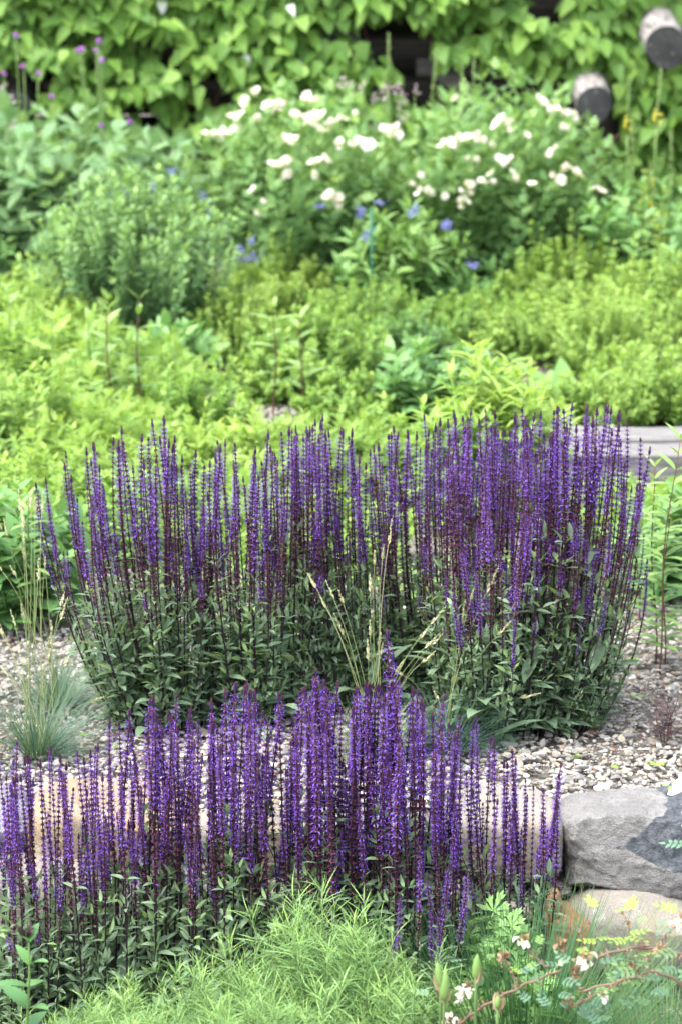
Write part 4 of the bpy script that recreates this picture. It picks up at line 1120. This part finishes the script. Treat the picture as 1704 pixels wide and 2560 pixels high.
for lab, pb, yb, n, rb, p0, p1, ex in (
        ('salvia at the left end of the front row, before the blue grey boulder', 70, 5.10, 38, 0.09, -60, 200, ((40, 1850, 5.1), (80, 1885, 5.1), (18, 1935, 5.0))),
        ('salvia of the front row in front of the ochre boulder', 300, 5.12, 50, 0.11, 130, 440, ((312, 1768, 5.12), (432, 1735, 5.15))),
        ('salvia of the front row between the ochre boulder and the centre', 530, 5.10, 56, 0.11, 390, 690, ((600, 1700, 5.1), (585, 1715, 5.1))),
        ('densest salvia of the front row, behind the feathery mound', 790, 5.12, 64, 0.12, 640, 940, ((790, 1668, 5.12), (833, 1700, 5.1), (730, 1720, 5.1))),
        ('salvia of the front row carrying the tallest twin spike', 1010, 5.10, 58, 0.11, 890, 1150, ((965, 1568, 5.14), (985, 1625, 5.13), (978, 1690, 5.12), (1022, 1712, 5.1), (1065, 1745, 5.1), (1050, 2115, 4.92), (1120, 2160, 4.92), (1160, 2170, 4.95), (1000, 2230, 4.86), (985, 2330, 4.84), (1075, 2260, 4.86), (1095, 2280, 4.86))),
        ('salvia at the right end of the front row, before the smooth beige boulder', 1250, 5.14, 25, 0.05, 1120, 1390, ((1295, 1870, 5.14), (1392, 1905, 5.14), (1335, 1960, 5.12), (1312, 1970, 5.14), (1398, 2005, 5.1), (1385, 1950, 5.12), (1290, 2010, 5.1), (1350, 2030, 5.12)))):
    y = yb
    x0, x1 = X(p0, y, 0.3), X(p1, y, 0.3)
    bx = X(pb, yb, LOW)
    salvia(lab, bx, yb, LOW, n, rb, (x0 + x1) / 2, y, (x1 - x0) / 2, 0.11, ENV_F, FULL if pb > 700 else MIX[:1] + FULL + MIX[:3], drop=0.30, extra=ex)

# ------------------------------------------------------------------ grasses
def blades(acc, n, rb, L, lean, wd, tint, mat=0, K=5, droop=0.6, az=None):
    a = rng.uniform(0, 2 * PI, n) if az is None else az
    u = np.sqrt(rng.uniform(0, 1, n))
    base = np.stack([np.cos(a) * rb * u, np.sin(a) * rb * u, np.zeros(n)], 1)
    a2 = a + rng.normal(0, 0.4, n)
    d = np.stack([np.cos(a2), np.sin(a2), np.zeros(n)], 1)
    th0 = lean * (0.15 + u * 0.85) * rng.uniform(0.6, 1.2, n)
    ln = L * rng.uniform(0.6, 1.1, n)
    pts = [base]
    for k in range(K):
        th = th0 * (1 + droop * (k + 1) / K)
        pts.append(pts[-1] + (ln / K)[:, None] * (d * np.sin(th)[:, None] + np.array((0, 0, 1.0)) * np.cos(th)[:, None]))
    pts = np.stack(pts, 1)
    side = np.stack([-np.sin(a2 + 0.5), np.cos(a2 + 0.5), np.zeros(n)], 1)
    ws = wd * np.concatenate([[0.8], np.linspace(1, 0.15, K)])
    v = np.stack([pts - side[:, None] * ws[None, :, None] / 2, pts + side[:, None] * ws[None, :, None] / 2], 2)
    m = 2 * (K + 1)
    q = np.arange(K) * 2
    f = np.concatenate([np.stack([q, q + 1, q + 2], 1), np.stack([q + 1, q + 3, q + 2], 1)])
    f = f[None] + (np.arange(n) * m)[:, None, None]
    acc.add(v, f, np.repeat(np.clip(tint[0] + tint[1] * rng.uniform(0, 1, n), 0, 1), m), mat)

def seed_head(h=0.05):
    a = Acc(); n = 34
    t = np.linspace(0, 1, n)
    P = np.stack([np.zeros(n), np.zeros(n), t * h], 1)
    place(a, leaf_tpl(2, 0.4, 0.3, 0, 'lance'), P, fan(n, 0.45) + np.array((0, 0, 1.0)), fan(n), 0.011 * (1.1 - 0.7 * t), None, rng.uniform(0.3, 1, n))
    return a.mesh('seed_head', M['straw'])
SH = [seed_head(0.045), seed_head(0.06), seed_head(0.035)]

def fescue(label, px, py, R, L, n, stalks, ys, y=None, z=0.0, tint=(0.0, 0.75)):
    x, y0, _ = gp(px, py, z)
    o = thing('fescue_tuft', label, 'grass tuft', (x, y0, z), 'blue fescue tufts')
    a = Acc(); blades(a, n, R * 0.35, L, 1.15, 0.0020, tint); a.build('blades', M['fescue'], o)
    b = np.array((x, y0, z))
    for sx, sy in stalks:
        tp = at_y(sx, sy, ys + rng.uniform(-0.08, 0.08)) - b
        t = np.linspace(0, 1, 10)[:, None]
        ctrl = np.array((tp[0] * 0.36, tp[1] * 0.3, tp[2] * 0.62 + 0.03))
        pts = 2 * t * (1 - t) * ctrl + t * t * tp + (1 - t) ** 2 * np.array((rng.normal(0, 0.025), rng.normal(0, 0.02), 0))
        s = Acc(); tube(s, pts, 0.0008, 0.0005, 4, 0, rng.uniform(0.0, 0.45))
        so = s.build('flower_stalk', M['straw'], o)
        dr = Vector(pts[-1] - pts[-2])
        inst('seed_head', SH[rng.integers(0, 3)], so, pts[-1], dr.to_track_quat('Z', 'Y').to_euler(), rng.uniform(0.7, 1.05))
    return o
fescue('blue fescue in front on the left, long seed stalks leaning over the gravel', 95, 1890, 0.11, 0.19, 520,
       [(52, 1285), (78, 1270), (88, 1285), (105, 1280), (60, 1320), (20, 1340), (112, 1420), (95, 1450), (60, 1550), (38, 1565), (152, 1515), (150, 1550), (120, 1620), (8, 1590), (-20, 1520), (160, 1665), (225, 1755), (20, 1690), (-10, 1640), (-15, 1760), (60, 1360), (120, 1650)], 5.9)
fescue('blue fescue just behind the front left one', 140, 1770, 0.12, 0.19, 480, [(100, 1300), (40, 1440), (8, 1430), (66, 1400), (5, 1325), (130, 1580)], 6.2)
fescue('deep blue green fescue tuft at the foot of the biggest salvia', 1115, 1880, 0.12, 0.19, 560, [(1010, 1690), (1095, 1750), (1295, 1745), (1200, 1700), (1175, 1500), (1215, 1480), (1240, 1590), (1150, 1560)], 5.85, tint=(0.0, 0.45))
fescue('fescue with upright cream seed heads between the two salvia rows', 925, 1900, 0.10, 0.17, 360,
       [(970, 1360), (955, 1400), (935, 1415), (925, 1480), (858, 1510), (835, 1500), (925, 1590), (860, 1590), (945, 1620), (1075, 1560), (1045, 1600), (1060, 1620), (1080, 1610), (1050, 1660), (990, 1680), (920, 1650), (950, 1640), (815, 1520), (790, 1470)], 5.86, tint=(0.3, 0.6))

x, y, z = (0.335, 4.72, LOW)
o = thing('sedge_tuft', 'big arching green grass tuft under the thorny rose canes', 'grass tuft', (x, y, z), 'green grass tufts of the lower bed')
a = Acc(); blades(a, 1500, 0.10, 0.44, 0.75, 0.0040, (0.0, 0.6), droop=0.8, K=7); a.build('blades', M['sedge'], o)
x, y, z = (0.60, 4.62, LOW)
o = thing('sedge_tuft', 'paler drooping grass tuft at the right edge below the beige boulder', 'grass tuft', (x, y, z), 'green grass tufts of the lower bed')
a = Acc(); blades(a, 900, 0.09, 0.42, 0.8, 0.0030, (0.25, 0.75), droop=0.9, K=7); a.build('blades', M['sedge'], o)
x, y, z = (0.43, 5.08, LOW)
o = thing('sedge_tuft', 'sparse upright grass in front of the rust orange stone', 'grass tuft', (x, y, z), 'green grass tufts of the lower bed')
a = Acc(); blades(a, 120, 0.10, 0.34, 0.35, 0.0026, (0.3, 0.7), droop=0.5, K=6); a.build('blades', M['sedge'], o)
x, y, z = (0.72, 4.95, LOW)
o = thing('sedge_tuft', 'thin grass leaning in from the right across the big grey boulder', 'grass tuft', (x, y, z), 'green grass tufts of the lower bed')
a = Acc(); blades(a, 70, 0.05, 0.42, 0.7, 0.0026, (0.3, 0.7), droop=0.7, K=6); a.build('blades', M['sedge'], o)

# ------------------------------------------------------------------ feathery plants in front
def feather_stem(H, dense=1.0):
    a = Acc()
    ph = rng.uniform(0, 6.28, 2)
    path = lambda t: np.stack([0.05 * t ** 1.6 + 0.006 * np.sin(5 * t + ph[0]), 0.006 * np.sin(4 * t + ph[1]), H * t], -1)
    tt = np.linspace(0, 0.97, 8); tube(a, path(tt), 0.0022, 0.0010, 4, 1, 0.6)
    n = int(125 * dense)
    t = np.sort(rng.uniform(0.12, 1.0, n)) ** 0.85
    P = path(t); az = np.arange(n) * 2.4
    up = 0.5 + 1.1 * np.clip((t - 0.8) / 0.2, 0, 1)
    D = np.stack([np.cos(az), np.sin(az), up], 1) + jit(n, 0.32)
    ln = 0.080 * rng.uniform(0.6, 1.2, n) * (1 - 0.35 * np.clip((t - 0.75) / 0.25, 0, 1))
    place(a, leaf_tpl(5, 0.045, 0.02, 0.38, 'strap'), P, D, np.array((0, 0, 1.0)) + jit(n, 0.6), ln, 0.040, np.clip(0.0 + 0.5 * rng.uniform(0, 1, n) + 0.5 * t ** 2, 0, 1), 0)
    return a.mesh('leafy_stem', [M['feather'], M['green_stem']])
FS = [feather_stem(0.44) for _ in range(9)]
def feather_plant(label, px, ptop, y, R, n):
    q = at_y(px, ptop, y)
    o = thing('feathery_plant', label, 'plant', (q[0], y, LOW), 'feathery green plants in front')
    Ht = q[2] - LOW
    for k in range(n):
        a = rng.uniform(0, 2 * PI); u = math.sqrt(rng.random())
        h = Ht * (1 - 0.28 * u * u) * rng.uniform(0.70, 1.03)
        s = inst('leafy_stem', FS[k % 9], o, (R * u * math.cos(a), R * 0.75 * u * math.sin(a), 0), (rng.normal(0, 0.06), rng.normal(0, 0.06), a + rng.normal(0, 0.5)), h / 0.44)
    return o
feather_plant('tallest feathery green plant, in front of the densest salvia', 815, 2250, 4.78, 0.125, 66)
feather_plant('feathery green plant left of the tallest one, at its foot', 590, 2375, 4.72, 0.12, 60)
feather_plant('feathery green plant right of the tallest one, below drooping spikes', 1010, 2370, 4.70, 0.12, 60)
feather_plant('low feathery green plant in front of the leafy salvia stems on the left', 330, 2430, 4.72, 0.13, 60)
feather_plant('lowest feathery green plant beside the serrated leaf plant', 160, 2500, 4.60, 0.10, 40)
feather_plant('short feathery green plant at the bottom edge under the tallest one', 740, 2440, 4.52, 0.15, 70)
feather_plant('short feathery green plant at the bottom edge, low centre left', 460, 2490, 4.50, 0.13, 55)

# serrated leaf plant, bottom left
q = at_y(66, 2350, 4.55)
o = leafy_stem('serrated_plant', 'light green plant with toothed leaves and purple tip in the lower left corner', q[0], 4.55, LOW, q[2] - LOW, 0.074, 'green_leaf', 'green_stem', None, 10, 0.0, 1.25, leaf_tpl(16, 0.42, 0.12, 0.3, 'serr'), (0.0, 0.5, 0.15), 2, 0.004, 0.15)
a = Acc(); n = 12
place(a, T_LANCE, np.tile((0, 0, q[2] - LOW), (n, 1)), fan(n, 0.5) + np.array((0, 0, 1.0)), fan(n), rng.uniform(0.02, 0.04, n), None, rng.uniform(0, 1, n)); a.build('leaf_tip', M['purple_leaf'], o)
# cut-leaved plant at the foot of the right salvia
for px, pt, y, lab in ((1235, 2250, 5.0, 'fresh green cut leaved plant under the right end of the front salvia'), (1300, 2400, 4.85, 'fresh green cut leaved plant lower, among the grass blades')):
    q = at_y(px, pt, y)
    bush('cutleaf_plant', lab, 'plant', (q[0], y, LOW), 14, q[2] - LOW, 0.09, T_PALM, 0.075, 8, 'green_leaf', 'cut leaved plants of the lower bed', 'green_stem', 0.002, per=2, r0=0.4, edge=0.3, t0=0.3, tint=(0.3, 0.5, 0.3), taper=0.2)
# small dark ferny plant on the gravel
q = gp(1660, 1860)
o, sh = bush('dark_fern_plant', 'small dark reddish ferny plant on the gravel at the right', 'plant', q, 7, 0.13, 0.05, T_PINN5, 0.045, 6, 'purple_leaf', None, 'brown_stem', 0.002, per=2, r0=0.3, edge=0.3, t0=0.2)

# ------------------------------------------------------------------ thorny rose canes with spent blooms, bottom right
yc = 4.42
rc = thing('rose_shrub', 'arching thorny rose canes with spent white blooms in the lower right corner', 'rose', (0.62, yc, LOW))
B0 = np.array((0.62, yc, LOW))
def cane(pxs, r=0.0028, thorns=40):
    pts = np.array([at_y(a, b, yc + dy) for a, b, dy in pxs]) - B0
    t = np.linspace(0, 1, 26); k = np.linspace(0, 1, len(pts))
    P = np.stack([np.interp(t, k, pts[:, q]) for q in range(3)], 1)
    for _ in range(3): P[1:-1] = (P[:-2] + 2 * P[1:-1] + P[2:]) / 4
    P += 0.0015 * np.stack([np.sin(t * 40), np.cos(t * 33), np.sin(t * 37)], 1)
    a = Acc(); tube(a, P, r, r * 0.7, 7, 0, 0.4)
    i = rng.integers(1, 25, thorns); T = unit(P[i] - P[i - 1])
    d = jit(thorns, 1); d -= (d * T).sum(1, keepdims=True) * T
    place(a, leaf_tpl(2, 0.35, 0.5, 0, 'ovate'), P[i] + unit(d) * r * 0.7, unit(d), T, rng.uniform(0.007, 0.013, thorns), 0.009, rng.uniform(0.5, 1, thorns), 0)
    place(a, leaf_tpl(2, 0.35, 0.5, 0, 'ovate'), P[i] + unit(d) * r * 0.7, unit(d), np.cross(T, d), rng.uniform(0.006, 0.011, thorns), 0.008, rng.uniform(0.5, 1, thorns), 0)
    a.build('cane', M['thorn_cane'], rc)
cane([(1740, 2600, 0.05), (1720, 2470, 0.03), (1640, 2425, 0.0), (1560, 2450, -0.02), (1450, 2478, -0.03)])
cane([(1800, 2560, 0.1), (1760, 2410, 0.1), (1660, 2372, 0.08), (1580, 2368, 0.06), (1490, 2392, 0.05)], 0.0029, 70)
cane([(1130, 2575, 0.02), (1190, 2525, 0.0), (1290, 2470, 0.0), (1400, 2425, 0.0)], 0.0027, 50)
cane([(1420, 2520, 0.0), (1500, 2480, 0.0), (1560, 2450, -0.02)], 0.0022, 10)
cane([(1455, 2475, -0.03), (1430, 2450, -0.02), (1440, 2410, -0.02)], 0.0018, 6)
cane([(1295, 2468, 0.0), (1270, 2420, 0.0), (1258, 2395, 0.0)], 0.0018, 8)
cane([(1370, 2420, 0.0), (1330, 2390, 0.0), (1312, 2360, 0.0)], 0.0016, 4)
cane([(1410, 2405, 0.02), (1408, 2370, 0.02), (1395, 2355, 0.02)], 0.0018, 4)
cane([(1465, 2378, 0.04), (1455, 2350, 0.04), (1445, 2325, 0.04)], 0.0016, 3)
cane([(1610, 2368, 0.06), (1575, 2340, 0.06), (1560, 2290, 0.06)], 0.0018, 6)
cane([(1720, 2290, 0.06), (1670, 2330, 0.06), (1640, 2370, 0.08)], 0.0018, 4)
cane([(1622, 2432, 0.0), (1618, 2400, 0.0), (1616, 2385, 0.0)], 0.0016, 4)
def spent(k, dry):
    a = Acc(); n = 9
    az = np.arange(n) * 2.4
    d = np.stack([np.cos(az) * 0.6, np.sin(az) * 0.6, -0.9 + 0.8 * rng.uniform(0, 1, n)], 1)
    place(a, leaf_tpl(4, 0.7, 0.4, 0.3, 'obov'), jit(n, 0.004), d + jit(n, 0.25), np.array((0, 0, 1.0)) + jit(n, 0.4), rng.uniform(0.009, 0.016, n) * (0.75 if dry else 1.0), None, rng.uniform(0.0, 0.6, n) if dry else rng.uniform(-0.3, 0.7, n))
    place(a, T_CX, np.zeros((5, 3)), fan(5, 0.5) + np.array((0, 0, 0.9)), fan(5), 0.014, 0.012, 0.3, 1)
    return a.mesh('spent_flower', [M['dry_petal'] if dry else M['white_petal'], M['dry_petal']])
SPW, SPD = [spent(k, False) for k in range(3)], [spent(k, True) for k in range(3)]
for i, (px, py, w_, s) in enumerate(((1310, 2352, 1, 1.15), (1462, 2395, 1, 1.3), (1450, 2400, 1, 1.0), (1165, 2470, 1, 1.1), (1150, 2488, 1, 0.9), (1110, 2540, 1, 1.0), (1130, 2548, 1, 0.8), (1505, 2490, 1, 0.8), (1400, 2405, 1, 0.7), (1256, 2392, 0, 1.2), (1397, 2362, 0, 1.3), (1575, 2424, 0, 1.2), (1645, 2370, 0, 1.0), (1440, 2430, 0, 1.1), (1420, 2505, 0, 1.0), (1698, 2300, 1, 1.3), (1555, 2285, 0, 0.5), (1242, 2520, 0, 0.9), (1570, 2310, 0, 0.5), (1470, 2310, 0, 0.5))):
    p = at_y(px, py, yc) - B0
    inst('spent_flower', (SPW if w_ else SPD)[i % 3], rc, p, (rng.normal(0, 0.4), rng.normal(0, 0.4), i), s)
fa = Acc()
for px, py, L, tn, n in ((1475, 2335, 0.05, 0.95, 3), (1548, 2335, 0.055, 0.95, 4), (1545, 2345, 0.045, 0.9, 2), (1640, 2310, 0.05, 0.5, 3), (1390, 2420, 0.045, 0.35, 5), (1360, 2470, 0.045, 0.3, 3), (1500, 2420, 0.05, 0.3, 6), (1450, 2550, 0.055, 0.3, 6), (1700, 2340, 0.06, 0.4, 5), (1600, 2400, 0.05, 0.6, 5), (1690, 2430, 0.05, 0.5, 5), (1380, 2510, 0.045, 0.3, 3), (1330, 2400, 0.04, 0.8, 3), (1100, 2470, 0.04, 0.5, 3), (1240, 2440, 0.04, 0.4, 2), (1630, 2480, 0.05, 0.5, 5), (1520, 2510, 0.05, 0.4, 4)):
    q = np.tile(at_y(px, py, yc) - B0, (n, 1)) + jit(n, 0.018)
    place(fa, T_PINN, q, fan(n) + np.array((0, -0.2, 0.25)), np.array((0, -0.3, 1.0)) + jit(n, 0.3), L * rng.uniform(0.8, 1.1, n), None, np.clip(tn + rng.normal(0, 0.1, n), 0, 1))
fa.build('foliage', M['blue_rose_leaf'], rc)

# white rose at the right edge
q = at_y(1708, 2010, 5.0)
wr = thing('rose_shrub', 'white rose blooms on a slim stem before the big grey boulder, at the right edge', 'rose', (q[0] + 0.03, 5.0, LOW))
a = Acc(); tube(a, [(0.02, 0, 0), (0.01, 0, 0.15), (-0.02, 0, q[2] - LOW + 0.02)], 0.003, 0.002, 6); 
a.build('cane', M['green_stem'], wr)
for dx, dz, s in ((-0.025, 0.03, 0.8), (0.01, -0.01, 1.0), (-0.005, -0.035, 0.85)):
    f = inst('rose_flower', roses[1], wr, (dx, 0, q[2] - LOW + dz), (0.9, 0, dx * 60), s); inst('stamens', stam, f)
fa = Acc(); n = 2
place(fa, T_PINN, np.stack([np.full(n, -0.02), np.zeros(n), q[2] - LOW + rng.uniform(-0.12, 0.1, n)], 1), fan(n) + np.array((-0.8, -0.2, 0)), (0, -0.4, 1.0), 0.06, None, rng.uniform(0.2, 0.9, n)); fa.build('foliage', M['blue_rose_leaf'], wr)

# ------------------------------------------------------------------ iris with seed pods
ir = thing('iris_plant', 'iris stems with swollen green seed pods and browned bases, lower right of centre', 'iris', (0.17, 4.36, LOW))
IB = np.array((0.17, 4.36, LOW))
def pod(px, ptop, pbot, wdt, leanx=0.0):
    top, bot = at_y(px, ptop, 4.36) - IB, at_y(px + leanx, pbot, 4.36) - IB
    t = np.linspace(0, 1, 10)[:, None]
    a = Acc(); tube(a, np.array((bot[0], 0, 0)) * (1 - t) + bot * t, 0.0032, 0.0026, 6, 0, 0.3)
    s = a.build('stem', M['green_stem'], ir)
    b = Acc()
    r = np.array((0.4, 0.75, 0.95, 1.0, 1.0, 0.95, 0.85, 0.7, 0.4, 0.1)) * wdt
    tube(b, bot + (top - bot) * t, r, None, 9, 0, np.float32(0.8))
    d = unit(np.array(top - bot))
    n = 4
    place(b, leaf_tpl(4, 0.4, 0.4, -0.1, 'lance'), np.tile(bot - d * 0.006, (n, 1)) + fan(n, wdt * 0.5), np.tile(d, (n, 1)) + fan(n, 0.16), fan(n), 0.034, 0.022, rng.uniform(0, 0.7, n), 1)
    b.build('seed_pod', [M['glossy_green'], M['dry_petal']], s)
pod(1112, 2425, 2500, 0.0095, -4); pod(1092, 2405, 2470, 0.007, 8)
pod(1192, 2385, 2450, 0.0075, -4); pod(1242, 2490, 2520, 0.006)
a = Acc(); n = 8
place(a, leaf_tpl(6, 0.07, 0.2, 0.05, 'strap'), np.stack([rng.uniform(-0.08, 0.12, n), rng.uniform(-0.02, 0.05, n), np.zeros(n)], 1), np.array((0, 0, 1.0)) + jit(n, 0.06), (0, -1.0, 0.0), rng.uniform(0.33, 0.42, n), 0.14, rng.uniform(0.2, 0.6, n)); a.build('foliage', M['green_leaf'], ir)

# dry leaf crumbs and fallen florets on the gravel
la = Acc(); n = 900
P = np.stack([rng.uniform(-1.0, 1.1, n), 5.44 + 2.0 * rng.uniform(0, 1, n), rng.uniform(0.010, 0.018, n)], 1)
place(la, T_OV3, P, fan(n) + jit(n, 0.3), np.array((0, 0, 1.0)) + jit(n, 0.4), rng.uniform(0.006, 0.020, n), None, rng.uniform(0, 0.6, n))
tag(la.build('leaf_litter', M['brown_stem']), 'dry brown leaf crumbs scattered over the gravel', 'leaf litter', kind='stuff')
# seedlings in the gravel
sm = Acc(); n = 9
place(sm, T_OV, np.zeros((n, 3)), fan(n) + np.array((0, 0, 0.6)), (0, 0, 1.0), rng.uniform(0.010, 0.022, n), None, rng.uniform(0.2, 0.9, n))
sm = sm.mesh('weed_seedling', M['lime_leaf'])
for px, py in ((1560, 1615), (1500, 1690), (1590, 1755), (1475, 1830), (1640, 1925), (1440, 1905), (1535, 1930), (300, 1880), (210, 1850), (1580, 1660)):
    q = gp(px, py)
    tag(inst('weed_seedling', sm, None, (q[0], q[1], 0.008), (0, 0, px), rng.uniform(0.6, 1.3)), 'tiny green seedling sprouting between the pebbles of the gravel', 'seedling', 'seedlings in the gravel')
